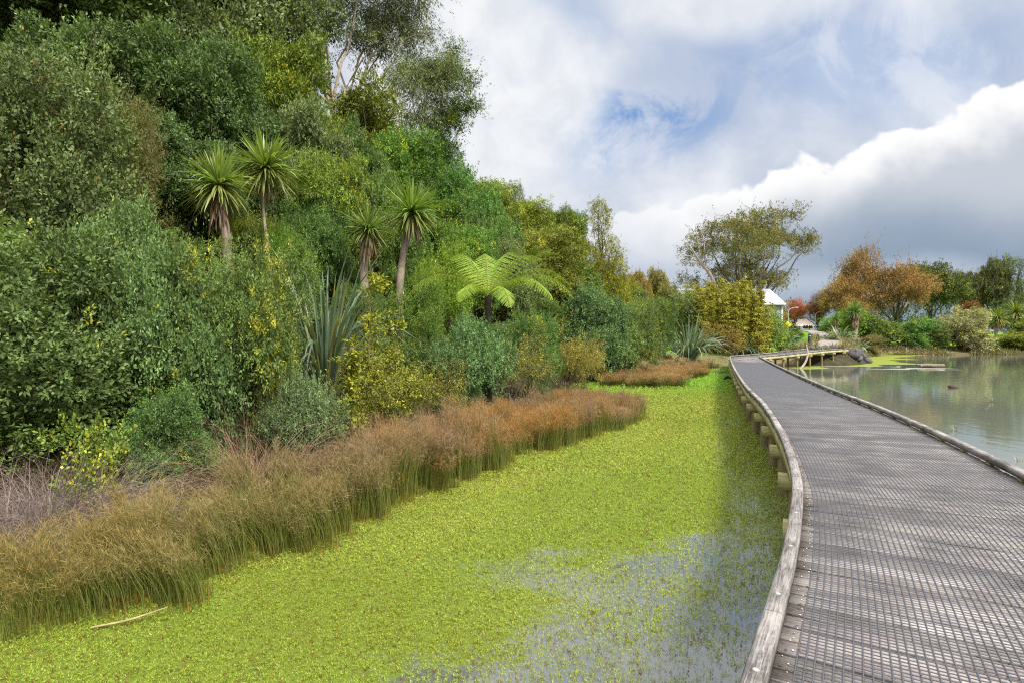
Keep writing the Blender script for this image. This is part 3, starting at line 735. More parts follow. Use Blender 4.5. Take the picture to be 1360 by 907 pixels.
S['sprig'] = std(123, 2.0, 1.9, 9, 420, 6, .085, M_leaf, stems=10, rad=.014, rr=(.10, .27), alt=.15, altclump=.25, gap=.5, jit=(.4, 1.1), inner=False, bark=(.15, .11, .08), aspect=.6, excl=.3)
S['fine'] = std(105, 3.6, 4.0, 15, 9000, 7, .052, M_leaf_brown, stems=7, rad=.035, rr=(.10, .27), alt=.08, altclump=.10, aspect=.3, up=.5, zc=.40, zmin=-.95)
S['lime'] = std(106, 3.0, 2.8, 12, 6500, 7, 0.065, M_leaf, stems=6, rad=.03, rr=(.10, .27), aspect=.2, up=.7, alt=.03, altclump=.05, zc=.40, zmin=-.95)
S['treeA'] = std(111, 7.0, 7.5, 17, 9500, 6, 0.14, M_leaf_pale, trunk=.12, rad=.15, rr=(.10, .27), alt=.12, altclump=.15, gap=.35, gscale=.9, shoot=3.2, excl=.74)
S['treeB'] = std(112, 7.0, 7.0, 16, 9500, 6, 0.14, M_leaf_pale, trunk=.12, rad=.15, rr=(.10, .27), alt=.05, altclump=.05, gap=.35, gscale=.9, aspect=.42, shoot=3.2, excl=.74)
S['treeC'] = std(113, 6.0, 8.0, 17, 9500, 6, 0.13, M_leaf, trunk=.1, rad=.14, rr=(.10, .27), alt=.015, altclump=.05, gap=.35, gscale=.9, aspect=.4, altn=.3, shoot=3.2, excl=.74)
S['treeD'] = std(124, 6.4, 7.4, 14, 9000, 7, 0.13, M_leaf, trunk=.12, rad=.14, rr=(.10, .27), alt=.02, altclump=.04, gap=.4, gscale=.9, aspect=.32, droop=.35, shoot=3.2, excl=.74)
S['cone'] = std(114, 6.5, 12, 44, 11000, 6, 0.13, M_leaf, trunk=.03, rad=.17, shape='cone', alt=.05, altclump=.15, gap=.3, aspect=.3, gscale=.9, nlimb=20, shoot=3.2, excl=.74)
S['farA'] = std(115, 12, 12, 17, 8000, 5, 0.28, M_leaf, trunk=.12, rad=.28, rr=(.10, .27), alt=.05, altclump=.1, gap=.4, gscale=1.6, shoot=3.2, excl=.74)
S['farB'] = std(116, 12, 11, 20, 6500, 5, 0.24, M_leaf_orange, trunk=.08, rad=.25, rr=(.10, .27), alt=.15, altclump=.2, gap=.65, gscale=1.6, bark=(.13, .11, .09), nlimb=22, jit=(.5, 1.12), inner=False, excl=.45)
S['farbush'] = std(117, 7, 5.6, 13, 5200, 5, 0.2, M_leaf, stems=5, rad=.08, rr=(.10, .27), alt=.04, altclump=.08, gap=.3, gscale=1.2, zc=.40, zmin=-.95, shoot=3.2, excl=.74)
def get(n):
    if n not in PROTO: PROTO[n] = S[n]()
    return PROTO[n]
USED = set()
PR = random.Random(5)
def plant(kind, name, label, cat, px, ptop, wpx, Y, color, group=None, rot=None, dz=-.15, bark=None, minh=None):
    tm, cm, W_, H = get(kind)
    x = X_at(px, Y); z0 = G(x, Y) + dz; zt = Z_at(ptop, Y); h = max(zt - z0, minh or .8); w = wpx / F * Y
    o = thing(name, label, cat, (x, Y, z0), group)
    o.scale = (w / W_, w / W_, h / H); o.rotation_euler = (0, 0, PR.uniform(0, 6.28) if rot is None else rot)
    link('trunk', tm, o); link('crown', cm, o, color)
    return o

# colours (albedo)
DK = (.030, .062, .022); DK2 = (.045, .080, .028); MID = (.062, .115, .030); BLU = (.058, .102, .042); BLU2 = (.075, .125, .07)
YG = (.13, .19, .025); LIM = (.12, .25, .025); OLV = (.11, .115, .03); OLB = (.125, .105, .045); GRY = (.085, .115, .06); FRE = (.075, .17, .025)

# --- shrubs at the foot of the slope (pixel centre, top, width, depth)
plant('bushC', 'shrub', 'tall grey green shrub with a few orange leaves at the left edge', 'shrub', 40, 78, 270, 14, (.062, .10, .045))
plant('fine', 'shrub', 'olive brown fine leaved shrub leaning over the grey green one at upper left', 'shrub', 140, 130, 150, 16.5, (.075, .09, .032))
plant('bushA', 'shrub', 'wide glossy blue green shrub at the left above the dead brown sedge', 'shrub', 60, 310, 330, 9.6, BLU)
plant('bushD', 'shrub', 'glossy green shrub filling the gap between blue green shrub and yellow flecked shrub', 'shrub', 215, 330, 200, 10.2, (.06, .115, .05))
plant('bushA', 'shrub', 'pale green topped shrub standing over the blue green shrub at left', 'shrub', 165, 275, 150, 12.2, (.07, .13, .055))
plant('bushB', 'shrub', 'broad shrub flecked with yellow flowers left of the big flax', 'shrub', 318, 322, 235, 10.6, (.065, .115, .04))
plant('bushE', 'shrub', 'yellow speckled shrub sloping down beside the flax base', 'shrub', 352, 400, 95, 11.2, (.095, .125, .04))
plant('bushD', 'shrub', 'low blue green shrub touching the rush tops below the yellow flecked shrub', 'shrub', 392, 500, 120, 10.6, BLU2)
plant('sprig', 'shrub', 'small sprig shrub with yellowing leaves above the brown sedge', 'shrub', 118, 548, 105, 7.9, (.075, .13, .032))
plant('bushA', 'shrub', 'small glossy shrub spilling down to the rushes under the yellow flecked shrub', 'shrub', 225, 520, 130, 9.0, (.055, .115, .045))
plant('twiggy', 'shrub', 'bare twiggy shrub with tiny yellow green leaves below the golden sapling', 'shrub', 515, 450, 180, 13.2, (.08, .105, .03))
plant('twiggy', 'shrub', 'brown twiggy shrub between twiggy yellow shrub and blue green shrub', 'shrub', 575, 470, 110, 15, (.075, .085, .04))
plant('bushD', 'shrub', 'rounded blue green shrub in front of the tree fern', 'shrub', 612, 425, 125, 17.5, (.075, .15, .075))
plant('twiggy', 'shrub', 'grey olive twiggy shrub right of the rounded blue green shrub', 'shrub', 680, 440, 120, 21, (.09, .105, .055))
plant('bushB', 'shrub', 'dark green shrub directly under the tree fern fronds', 'shrub', 700, 415, 90, 24, (.055, .12, .04))
plant('twiggy', 'shrub', 'brownish open shrub at the right end of the rushes', 'shrub', 745, 425, 100, 25, (.11, .11, .04))
plant('twiggy', 'shrub', 'olive scrubby shrub beside the green weed channel', 'shrub', 778, 445, 70, 30, (.12, .12, .04))
plant('bushA', 'shrub', 'blue green shrub behind the orange rush island', 'shrub', 790, 385, 120, 36, (.055, .11, .055))
plant('bushB', 'shrub', 'mid green shrub right of the blue green one behind the orange rushes', 'shrub', 838, 400, 95, 40, (.075, .125, .045))
plant('bushA', 'shrub', 'pale green shrub in front of the golden cone tree', 'shrub', 812, 410, 75, 38, (.09, .15, .06))
plant('bushB', 'shrub', 'dark bushy shrub left of the distant flax clump', 'shrub', 876, 400, 60, 50, (.05, .10, .035))
plant('lime', 'shrub', 'bright lime green feathery shrub behind the tree fern', 'shrub', 598, 318, 100, 25, (.085, .165, .025))
plant('lime', 'shrub', 'vivid green shrub between cabbage trees and flax', 'shrub', 372, 300, 105, 19.5, (.07, .15, .025))
plant('lime', 'shrub', 'fresh green shrub under the slim cabbage tree at centre left', 'shrub', 560, 365, 100, 22, (.065, .13, .03))
plant('bushB', 'shrub', 'dark shrub behind the base of the flax', 'shrub', 470, 380, 90, 17.5, (.05, .10, .035))

# --- trees on the slope
HT = [
 ('treeB', 30, -60, 330, 27, DK2, 'dark small leaved tree at the top left corner of the slope'),
 ('treeA', 170, -70, 300, 29, DK2, 'dark tree with pale leaf undersides behind the grey green shrub'),
 ('treeA', 130, 40, 210, 22, (.045, .085, .032), 'dense dark tree standing over the olive brown shrub'),
 ('treeB', 262, 60, 220, 24, (.042, .082, .030), 'dense dark tree above the paired cabbage trees'),
 ('treeA', 230, 170, 180, 20, (.040, .080, .032), 'shaded dark tree directly behind the left cabbage tree'),
 ('treeA', 320, -40, 230, 32, (.055, .085, .035), 'tall dark tree left of the gum tree'),
 ('treeC', 375, 58, 140, 29, (.075, .125, .022), 'bright yellow green tree under the gum tree'),
 ('treeA', 405, 150, 150, 25, (.065, .10, .045), 'silvery green tree below the bright yellow green tree'),
 ('treeC', 440, 208, 110, 23, (.085, .145, .03), 'light green tree with yellow leaves right of the cabbage pair'),
 ('treeB', 470, 175, 130, 30, (.045, .09, .025), 'dark glossy tree behind the light green tree'),
 ('treeC', 490, 125, 130, 36, (.085, .12, .022), 'yellowing tree at the foot of the gum tree'),
 ('treeC', 530, 175, 120, 34, (.05, .11, .025), 'green tree on the ridge right of the yellowing tree'),
 ('treeB', 510, 240, 110, 27, (.06, .115, .03), 'mid green tree behind the slim cabbage tree'),
 ('treeC', 575, 190, 110, 44, (.05, .12, .03), 'green tree below the drooping gum branch on the skyline'),
 ('treeB', 610, 225, 110, 42, (.05, .125, .035), 'bluish green tree on the slope under the skyline'),
 ('treeC', 575, 262, 120, 33, (.055, .12, .028), 'rich green tree behind the lime feathery shrub'),
 ('treeC', 640, 240, 100, 50, (.085, .13, .028), 'yellow green skyline tree right of the gum tree'),
 ('treeB', 645, 275, 110, 40, (.06, .12, .035), 'green tree in the middle of the slope above the tree fern'),
 ('treeC', 690, 268, 95, 52, (.105, .15, .03), 'golden green skyline tree left of the small dark conifer'),
 ('treeC', 720, 305, 120, 42, (.095, .125, .03), 'rounded olive tree left of the golden cone tree'),
 ('treeB', 672, 320, 90, 34, (.075, .12, .05), 'grey green tree behind the tree fern'),
 ('treeC', 745, 280, 75, 58, (.05, .095, .02), 'dark green tree with ragged top beside the golden cone tree'),
 ('treeB', 755, 345, 110, 44, (.07, .125, .03), 'green tree in front of the golden cone tree'),
 ('treeA', 90, 190, 160, 18, (.04, .08, .03), 'dark tree in shade between grey green and olive shrubs'),
 ('treeB', 320, 200, 120, 22.5, (.038, .075, .028), 'deep green tree behind the right cabbage tree'),
 ('treeB', 415, 270, 110, 21.5, (.04, .085, .025), 'shaded tree with bare stems behind the flax'),
 ('treeC', 620, 300, 90, 30, (.055, .12, .03), 'small green tree above the tree fern fronds'),
 ('treeB', 545, 320, 90, 27, (.045, .095, .025), 'dark tree behind the leaning cabbage tree trunk'),
]
for (k, px, pt, wp, Y, c_, lb) in HT:
    if sum(c_) < .19: c_ = tuple(np.array(c_) * 1.08)
    plant(k, 'broadleaf_tree', lb, 'tree', px, pt, wp, Y, c_)
plant('cone', 'conifer', 'tall golden green cone shaped tree at the end of the slope', 'conifer', 795, 270, 95, 52, (.095, .12, .018))
plant('cone', 'conifer', 'small dark conifer poking above the skyline', 'conifer', 690, 247, 34, 60, (.05, .075, .03))
plant('cone', 'conifer', 'dark conifer half hidden left of the golden cone tree', 'conifer', 752, 276, 60, 56, (.055, .085, .018))

# ------------------------------------------------------------------ fill shrubs on the slope
KEY = [(245,180,400,345,20),(380,310,480,475,17),(460,240,585,410,25),(560,320,740,440,24)]
SKY_PX = [0, 560, 600, 650, 700, 740, 830, 900]; SKY_PY = [-500, 150, 205, 235, 268, 285, 330, 395]
rf = np.random.default_rng(9); pts = []; nfill = 0
fillcols = [((.045, .085, .030), 'dark green'), ((.065, .12, .032), 'mid green'), ((.10, .14, .03), 'yellowish green')]
for _ in range(4000):
    Y = rf.uniform(9, 72); u = rf.uniform(-.95, .22); x = u * Y
    d_, s_, _t = poly_dist(np.array([x]), np.array([Y]), SHORE); dd = float(d_[0] * s_[0])
    if dd < 2.2 or dd > 34 or float(hillw(x, Y)) < .12: continue
    if any((x - a) ** 2 + (Y - b_) ** 2 < (2.0 + .03 * Y) ** 2 for a, b_ in pts): continue
    px = CX + F * x / Y; h = rf.uniform(2.0, 3.4) * (1 + .008 * Y) * (0.7 if dd < 4 else 1); w = rf.uniform(2.6, 4.0) * (1 + .01 * Y)
    top = HOR - F * (G(x, Y) + h - EYE) / Y; wp = w / Y * F
    if top < np.interp(px, SKY_PX, SKY_PY) + 8: continue
    if any(px + wp/2 > a and px - wp/2 < c2 and top < b2 and Y < Yk for a, b1, c2, b2, Yk in KEY): continue
    pts.append((x, Y)); nfill += 1
    c_, nm = fillcols[rf.integers(3)]
    plant(['treeB', 'bushB', 'treeC', 'treeA'][rf.integers(4)] if Y > 22 else ['bushB', 'bushA'][rf.integers(2)], 'shrub', f'{nm} shrub massed among others on the wooded slope', 'shrub', px, top, wp, Y, tuple(np.array(c_) * rf.uniform(.85, 1.15)), f'{nm} shrubs massed on the wooded slope')
    if nfill >= 150: break

# ------------------------------------------------------------------ gum tree with open crown
def lobes_px(L_, Y, r, thick=.9, depth=.5):
    out = []
    for px, py, rx, ry in L_:
        q = np.array([rx * .9, (rx + ry) / 2 * thick, ry * 1.02]) / F * Y
        out.append((np.array([X_at(px, Y), Y + depth * q[0] * r.normal(), Z_at(py, Y)]), q))
    return out
def special(name, label, cat, L_, Y, base_px, mat, color, n, k, leaf, rad, bark, seed, split=.35, depth=.8, nl=30, **kw):
    r = np.random.default_rng(seed); lob = lobes_px(L_, Y, r, depth=depth)
    x = X_at(base_px, Y); z = G(x, Y) - .2; b0 = np.array([x, Y, z])
    lob = [(c_ - b0, q) for c_, q in lob]; lob0 = lob; lob = sublobes(r, lob0, 6, (.25, .5), (.6, 1.15))
    o = thing(name, label, cat, tuple(b0))
    mt = MB(); limbs(mt, r, [c_ for c_, q in lob0][:nl], rad, (0, 0, 0), split, bark, 6, .1, .15); mt.obj('trunk', M_bark, o, True)
    mb = MB(); crown(mb, r, lob, n, k, leaf, **kw); mb.obj('crown', mat, o, color=color)
    return o
special('gum_tree', 'tall gum tree with pale bare limbs and hanging leaves against the sky', 'tree',
  [(350,-30,60,40),(380,30,45,35),(420,0,40,40),(430,-50,60,40),(470,15,45,28),(500,-30,60,45),(520,30,40,28),(550,0,35,38),(560,45,22,20),(500,65,35,18),(340,45,35,30),(540,-50,40,40),(450,-80,60,40),(395,70,22,20)],
  40, 447, M_leaf_pale, (.065, .09, .038), 24000, 6, .2, .22, (.55, .45, .34), 301, split=.45, aspect=.24, droop=.9, up=0, outward=.3, alt=.15, gap=.5, gscale=.9, jit=(.3, 1.05), inner=False, excl=.15)
special('gum_tree', 'smaller gum tree with drooping foliage left of the dark skyline tree', 'tree',
  [(555,95,32,25),(575,120,30,28),(545,130,25,28),(590,95,25,20),(565,160,28,18)], 41, 540, M_leaf_pale, (.06, .09, .035), 5000, 6, .19, .18, (.30, .22, .16), 302, split=.35, aspect=.22, droop=.9, up=0, outward=.3, alt=.1, gap=.5, gscale=.8, jit=(.4, 1.05), inner=False, excl=.15)
special('skyline_tree', 'dark green tree reaching out right beyond the gum on the skyline', 'tree',
  [(600,92,18,20),(610,120,20,15),(622,150,16,12),(600,150,20,14),(590,175,22,14),(575,190,20,10),(612,172,14,9)], 43, 556, M_leaf, (.04, .085, .022), 3200, 6, .13, .16, (.10, .08, .06), 303, split=.3, aspect=.4, alt=.04, gap=.4, gscale=.8)

# ------------------------------------------------------------------ cabbage trees, flax, tree fern
def cabbage(label, px, pc, headpx, base_py, Y, seed, color=(.19, .27, .06), lean=0, skirt=1.0, name='cabbage_tree', nleaf=190, rad=.10, group=None):
    r = np.random.default_rng(seed); hr = headpx / F * Y
    x = X_at(px + lean, Y); zc = Z_at(pc, Y); zb = min(Z_at(base_py, Y), G(x, Y)) - .2
    b0 = np.array([x, Y, zb]); o = thing(name, label, 'cabbage tree', tuple(b0), group)
    top = np.array([X_at(px, Y), Y, zc]) - b0
    q = np.linspace(0, 1, 12)[:, None]; P = q * top; P[:, 0] += .12 * hr * np.sin(q[:, 0] * 5 + seed) ; P -= P[0] * 1; P[-1] = top
    mt = MB(); mt.tube(P, np.linspace(rad * 1.15, rad * .85, 12) * (1 + .06 * r.normal(size=12)), 9, C=np.array([.24, .19, .145]) * (1 + .25 * r.normal(size=(12, 1)))); mt.obj('trunk', M_bark, o, True)
    u = sphere_dirs(r, nleaf, -.75); D = norm(u + .12 * r.normal(size=u.shape)); D[:, 2] += .12; D = norm(D)
    mb = MB(); L_ = hr * r.uniform(.80, 1.22, nleaf)
    C = np.stack([r.uniform(.75, 1.3, nleaf), np.where(D[:, 2] < -.15, r.uniform(.2, .7, nleaf), r.uniform(0, .25, nleaf)), np.zeros(nleaf)], 1)
    blades(mb, np.tile(top, (nleaf, 1)) + D * .06 * hr + np.array([0, 0, .06]) * hr, D, L_, hr * .062, np.where(D[:, 2] > .5, .15, .55) * r.uniform(.5, 2.2, nleaf), C, 5, taper=.35)
    mb.obj('leaf_head', M_blade, o, color=color)
    if skirt:
        n = int(120 * skirt); a = r.uniform(0, 6.283, n); t = r.uniform(0, .8 * skirt, n) ** 1.0
        B = top + np.stack([np.cos(a) * rad, np.sin(a) * rad, -t * hr], 1)
        D = norm(np.stack([np.cos(a) * .35, np.sin(a) * .35, -np.ones(n)], 1) + .12 * r.normal(size=(n, 3)))
        mb = MB(); blades(mb, B, D, hr * r.uniform(.45, .85, n), hr * .05, .6, np.stack([r.uniform(.6, 1.2, n), np.zeros(n), np.zeros(n)], 1), 4)
        mb.obj('dead_leaf_skirt', M_blade, o, color=(.25, .165, .085))
    return o
cabbage('thick trunked cabbage tree with dead leaf skirt, left one of the pair', 291, 250, 50, 335, 17, 401, rad=.14, nleaf=300, skirt=.75)
cabbage('slender cabbage tree with the highest leaf head, right one of the pair', 353, 228, 49, 345, 18.5, 402, rad=.055, nleaf=300, skirt=.25)
cabbage('cabbage tree with drooping dead skirt half hidden behind the flax', 490, 308, 34, 380, 20.5, 403, (.14, .21, .05), rad=.17, skirt=.9, nleaf=250)
cabbage('cabbage tree with leaning shaggy trunk left of the tree fern', 547, 285, 43, 405, 22, 404, (.16, .26, .05), lean=-14, rad=.15, skirt=.45, nleaf=280)
cabbage('small cabbage tree among the golden bamboo by the boardwalk bend', 944, 398, 17, 432, 66, 405, (.09, .17, .03), rad=.2, skirt=.8, nleaf=120)
cabbage('cabbage tree in the far bank shrubs below the orange tree', 1135, 415, 16, 445, 100, 406, (.11, .20, .04), rad=.3, skirt=1.0, nleaf=200)
cabbage('tall yellow green cabbage tree head at the right edge of the far bank', 1350, 416, 16, 455, 108, 407, (.17, .23, .035), rad=.3, skirt=.5, nleaf=220)
cabbage('lower yellow green cabbage tree head left of the tall one on the far bank', 1326, 424, 16, 455, 108.5, 410, (.18, .24, .035), rad=.3, skirt=.6, nleaf=220)
cabbage('small cabbage tree left of the yellow green pair on the far bank', 1300, 422, 11, 450, 112, 408, (.13, .20, .04), rad=.25, skirt=.5, nleaf=160)
cabbage('cabbage tree head tucked in shrubs left of the far bank cabbage tree', 1110, 425, 11, 448, 98, 409, (.10, .20, .03), rad=.25, skirt=.3, nleaf=160)

def flax(label, px, base_py, ptop, wpx, Y, seed, color, n=70, wid=.085, bent=.25):
    r = np.random.default_rng(seed); x = X_at(px, Y); zb = min(Z_at(base_py, Y), 99)
    zb = max(zb, G(x, Y) - .1) if abs(Z_at(base_py, Y) - G(x, Y)) > .6 else zb
    zb = G(x, Y) - .1
    h = max(.6, Z_at(ptop, Y) - zb); o = thing('flax_bush', label, 'flax', (x, Y, zb)); w = wpx / F * Y
    a = r.uniform(0, 6.283, n); t = r.uniform(.05, 1, n) ** .7 * .62
    D = norm(np.stack([np.cos(a) * t * w / h, np.sin(a) * t * w / h, np.ones(n)], 1))
    B = np.stack([np.cos(a), np.sin(a), np.zeros(n)], 1) * (w * .10 * r.random(n))[:, None]
    mb = MB(); L_ = h * r.uniform(.75, 1.12, n)
    C = np.stack([r.uniform(.6, 1.35, n), np.where(r.random(n) < .12, r.uniform(.3, .9, n), 0), np.zeros(n)], 1)
    dr = np.where(r.random(n) < bent, r.uniform(2.0, 3.4, n), r.uniform(.4, 1.9, n))
    blades(mb, B, D, L_, wid, dr, C, 7, taper=.6, twist=.5)
    mb.obj('leaves', M_blade, o, color=color)
    k = max(8, n // 5); a = r.uniform(0, 6.283, k)
    mb = MB(); blades(mb, np.stack([np.cos(a), np.sin(a), np.zeros(k)], 1) * w * .12, norm(np.stack([np.cos(a), np.sin(a), np.full(k, .4)], 1)), h * r.uniform(.3, .55, k), wid, 2.0, np.stack([r.uniform(.6, 1.1, k), np.zeros(k), np.zeros(k)], 1), 5)
    mb.obj('dead_leaves', M_blade, o, color=(.24, .17, .10))
    return o
flax('big blue grey flax with arching sword leaves beneath the cabbage trees', 432, 470, 332, 104, 15.6, 501, (.125, .175, .11), 150, .07, .68)
flax('silvery flax clump at the far side of the orange rushes', 915, 468, 418, 70, 52, 502, (.17, .24, .16), 187, 0.110, .45)
flax('flax clump at the foot of the golden bamboo', 985, 468, 440, 45, 62, 503, (.13, .20, .13), 119, 0.110, .4)
flax('green flax leaning over the end of the boardwalk', 1040, 462, 428, 60, 70, 504, (.13, .23, .10), 153, 0.110, .3)
flax('pale flax clump on the bank beside the gravel path', 1115, 465, 430, 50, 79, 505, (.19, .23, .13), 153, 0.121, .4)
flax('straw and green flax on the slope right of the gravel path', 1098, 465, 440, 34, 82, 509, (.20, .23, .12), 55, .22, .4)
flax('flax drooping over the dark rocks on the far bank', 1135, 470, 446, 40, 84, 510, (.17, .21, .12), 60, .22, .5)
flax('flax with dark base at the waterline under the far shrubs', 1205, 468, 443, 40, 101, 506, (.14, .20, .13), 119, 0.138, .4)
flax('flax right of the silver shrub on the far bank', 1305, 470, 440, 50, 103, 507, (.13, .19, .09), 136, 0.138, .4)
flax('small flax behind the straw coloured rushes', 865, 465, 440, 45, 50, 508, (.12, .20, .08), 102, 0.083, .3)

def fern(name, label, px, py, Y, flen_px, nf, seed, color, trunk_py=None, lift=.9, frond_az=None, lv=None, fl=None):
    r = np.random.default_rng(seed); x = X_at(px, Y); z = Z_at(py, Y); zb = min(G(x, Y), z - .1) - .1
    o = thing(name, label, 'fern', (x, Y, zb)); top = np.array([0, 0, z - zb])
    if trunk_py:
        mt = MB(); q = np.linspace(0, 1, 8)[:, None]; mt.tube(q * top, np.linspace(.14, .10, 8) * (1 + .08 * r.normal(size=8)), 9, C=(.045, .033, .025)); mt.obj('trunk', M_bark, o, True)
    azs = frond_az if frond_az is not None else list(np.arange(nf) / nf * 6.283 + .2 * r.normal(size=nf))
    for ia, a in enumerate(azs):
        Lf = flen_px / F * Y * r.uniform(.85, 1.1) * (fl[ia] if fl else 1); m = 30
        d = norm(np.array([math.cos(a), math.sin(a), (lv[ia] if lv else lift * r.uniform(.6, 1.2))])); P = [top.copy()]; T_ = []
        for i in range(m):
            d = norm(d + np.array([0, 0, -1.]) * (1.25 * lift / m) * (.2 + 1.5 * i / m)); T_.append(d.copy()); P.append(P[-1] + d * Lf / m)
        P = np.array(P[:-1]); T_ = np.array(T_)
        mr = MB(); mr.tube(P, np.linspace(.014, .003, m), 5, C=(.16, .15, .03)); 
        mb = MB()
        t = np.arange(m) / (m - 1); ln = Lf * .21 * np.sin(np.pi * np.clip(t * .93 + .07, 0, 1)) ** .8 * (t > .08)
        S_ = norm(np.cross(T_, np.array([0, 0, 1.])))
        Nn = norm(np.cross(S_, T_))
        for sgn in (-1, 1):
            Dp = norm(sgn * S_ + .35 * T_ - .62 * np.array([0, 0, 1.]) + .05 * r.normal(size=S_.shape))
            k = 13; tt = (np.arange(k) + .5) / k
            for s2 in (-1, 1):
                B = (P[:, None] + Dp[:, None] * (ln[:, None] * tt[None])[..., None]).reshape(-1, 3)
                pd_ = norm(np.repeat(Dp, k, 0) * .5 + s2 * np.repeat(norm(np.cross(Dp, Nn)), k, 0))
                ll = (Lf / m * .42 + 0 * tt)[None] * (1 - .75 * tt[None] ** 2) * (ln[:, None] > 0)
                n_ = len(B); br = np.repeat(r.uniform(.8, 1.2, m), k) * r.uniform(.85, 1.15, n_)
                leaves(mb, B, pd_, np.repeat(Nn, k, 0) + .1 * r.normal(size=(n_, 3)), ll.reshape(-1), np.repeat(ln, k) / k * 1.25, np.stack([br, np.where(r.random(n_) < .06, .5, 0), np.zeros(n_)], 1), fold=.05)
        f = mb.obj('frond', M_leaf, o, color=tuple(np.array(color) * r.uniform(.9, 1.1)))
        mr.obj('midrib', M_bark, f)
    return o
fern('tree_fern', 'large bright tree fern spreading yellow green fronds', 648, 394, 18.0, 126, 11, 601, (.11, .195, .03), 440, 1.9,
     [.15, -.25, .5, 1.0, 1.7, 2.3, 3.2, -.65, -1.2, -2.0, -2.7], [1.0, .75, 1.9, 2.4, 2.7, 2.0, 1.1, .7, .5, .6, .75], [1.2, 1.3, 1.05, .9, .85, .95, 1.15, 1.1, .8, .85, 1.0])
fern('fern', 'small fern at the foot of the brown scrub by the rushes', 706, 492, 24.5, 24, 8, 602, (.09, .17, .03), None, .8)
fern('fern', 'shaded fern showing between the pale topped shrub and the left cabbage tree', 205, 318, 14, 42, 9, 603, (.05, .10, .03), None, 1.0)
fern('fern', 'flat green fern spreading on top of the yellow flecked shrub', 262, 332, 12.2, 55, 9, 604, (.055, .11, .035), None, .35)
fern('fern', 'pale fern frond tuft above and right of the tree fern', 705, 345, 27, 40, 8, 605, (.08, .14, .035), None, .8)

# golden sapling with pinnate leaves
def sapling(label, px, ptop, base_py, wpx, Y, seed, color):
    r = np.random.default_rng(seed); x = X_at(px, Y); zb = G(x, Y) - .1; h = Z_at(ptop, Y) - zb; w = wpx / F * Y
    o = thing('sapling', label, 'sapling', (x, Y, zb)); mt = MB(); mb = MB()
    P = np.array([[0, 0, 0], [.05, 0, h*.3], [-.05, .05, h*.6], [.05, 0, h]]); P = catmull(P, 6); mt.tube(P, np.linspace(.035, .008, len(P)), 6, C=(.2, .16, .09))
    for i in range(34):
        t = r.uniform(.25, 1); b0 = P[int(t * (len(P) - 1))]; a = r.uniform(0, 6.28); d = norm(np.array([math.cos(a), math.sin(a), r.uniform(.1, .9)])); ln = w * .5 * r.uniform(.5, 1.1) * (1.15 - .6 * t)
        q = np.linspace(0, 1, 6)[:, None]; Q = b0 + d * ln * q - np.array([0, 0, .25 * ln]) * q ** 2; mt.tube(Q, np.linspace(.008, .003, 6), 4, C=(.22, .19, .07))
        for j in range(5):
            e = Q[2 + j * 3 // 4]; n_ = 11; pos = e + r.normal(size=(n_, 3)) * .06; D = norm(r.normal(size=(n_, 3)) + d * .8 + np.array([0, 0, -.2]))
            leaves(mb, pos, D, np.array([[0, 0, 1.]]) + .4 * r.normal(size=(n_, 3)), .11 * r.uniform(.7, 1.2, n_), .045, np.stack([r.uniform(.8, 1.25, n_), np.where(r.random(n_) < .25, r.uniform(.2, .8, n_), 0), np.zeros(n_)], 1))
    mt.obj('trunk', M_bark, o, True); mb.obj('crown', M_leaf, o, color=color)
sapling('golden yellow sapling with feathery leaves right of the flax', 492, 357, 500, 90, 13.0, 701, (.105, .14, .022))
sapling('second yellow green sapling leaning right over the twiggy shrub', 528, 408, 520, 80, 13.6, 702, (.095, .13, .025))
sapling('yellow leaved sapling low beside the yellow speckled shrub', 462, 462, 540, 60, 11.9, 703, (.10, .135, .025))

# dead sedge mounds at the left
def sedge(label, px, py, wpx, hpx, Y, seed, c0, c1, n=2600):
    r = np.random.default_rng(seed); x = X_at(px, Y); zb = max(G(x, Y), 0) - .05
    o = None; w = wpx / F * Y; h = max(.35, Z_at(py, Y) - zb)
    a = r.uniform(0, 6.283, n); rr_ = np.sqrt(r.random(n)) * w * .4
    B = np.stack([np.cos(a) * rr_, np.sin(a) * rr_ * .8, np.zeros(n)], 1)
    a2 = a + r.normal(size=n) * 1.0
    D = norm(np.stack([np.cos(a2) * .6, np.sin(a2) * .6, np.full(n, 1.1)], 1) + .25 * r.normal(size=(n, 3)))
    t = r.random((n, 1)); C = np.asarray(c0) * (1 - t) + np.asarray(c1) * t
    mb = MB(); blades(mb, B, D, h * r.uniform(.9, 1.7, n), .006 * max(1, Y / 12), r.uniform(1.2, 3.2, n), C * r.uniform(.6, 1.3, (n, 1)), 6, taper=.3, twist=1.0)
    ob = mb.obj('sedge_tussock', M_stem); ob.location = (x, Y, zb); tag(ob, label, 'sedge')
sedge('purplish brown dead sedge mound behind the rushes at left', 55, 625, 230, 100, 7.3, 801, (.22, .165, .14), (.31, .24, .21), 5200)
sedge('grey fallen sedge tuft lying over the near rushes at the left edge', 45, 690, 150, 80, 7.0, 802, (.24, .19, .18), (.30, .25, .23), 2000)
sedge('tan dead sedge under the glossy shrub at the far left', 20, 600, 150, 90, 8.6, 803, (.17, .12, .07), (.22, .15, .09), 2200)
sedge('upright straw coloured tuft below the yellow flecked shrub', 345, 560, 110, 60, 9.4, 804, (.30, .19, .12), (.34, .22, .13), 1600)
sedge('dull brown sedge between sprig shrub and rushes', 190, 620, 150, 70, 8.3, 805, (.15, .11, .06), (.20, .14, .09), 2200)
sedge('bluish green soft grass mound behind the russet rush tops', 475, 545, 110, 60, 12.5, 806, (.12, .15, .09), (.16, .18, .11), 2400)
sedge('green grassy tuft right of the twiggy scrub by the rush tops', 735, 515, 90, 40, 24, 807, (.14, .16, .05), (.18, .18, .06), 1800)
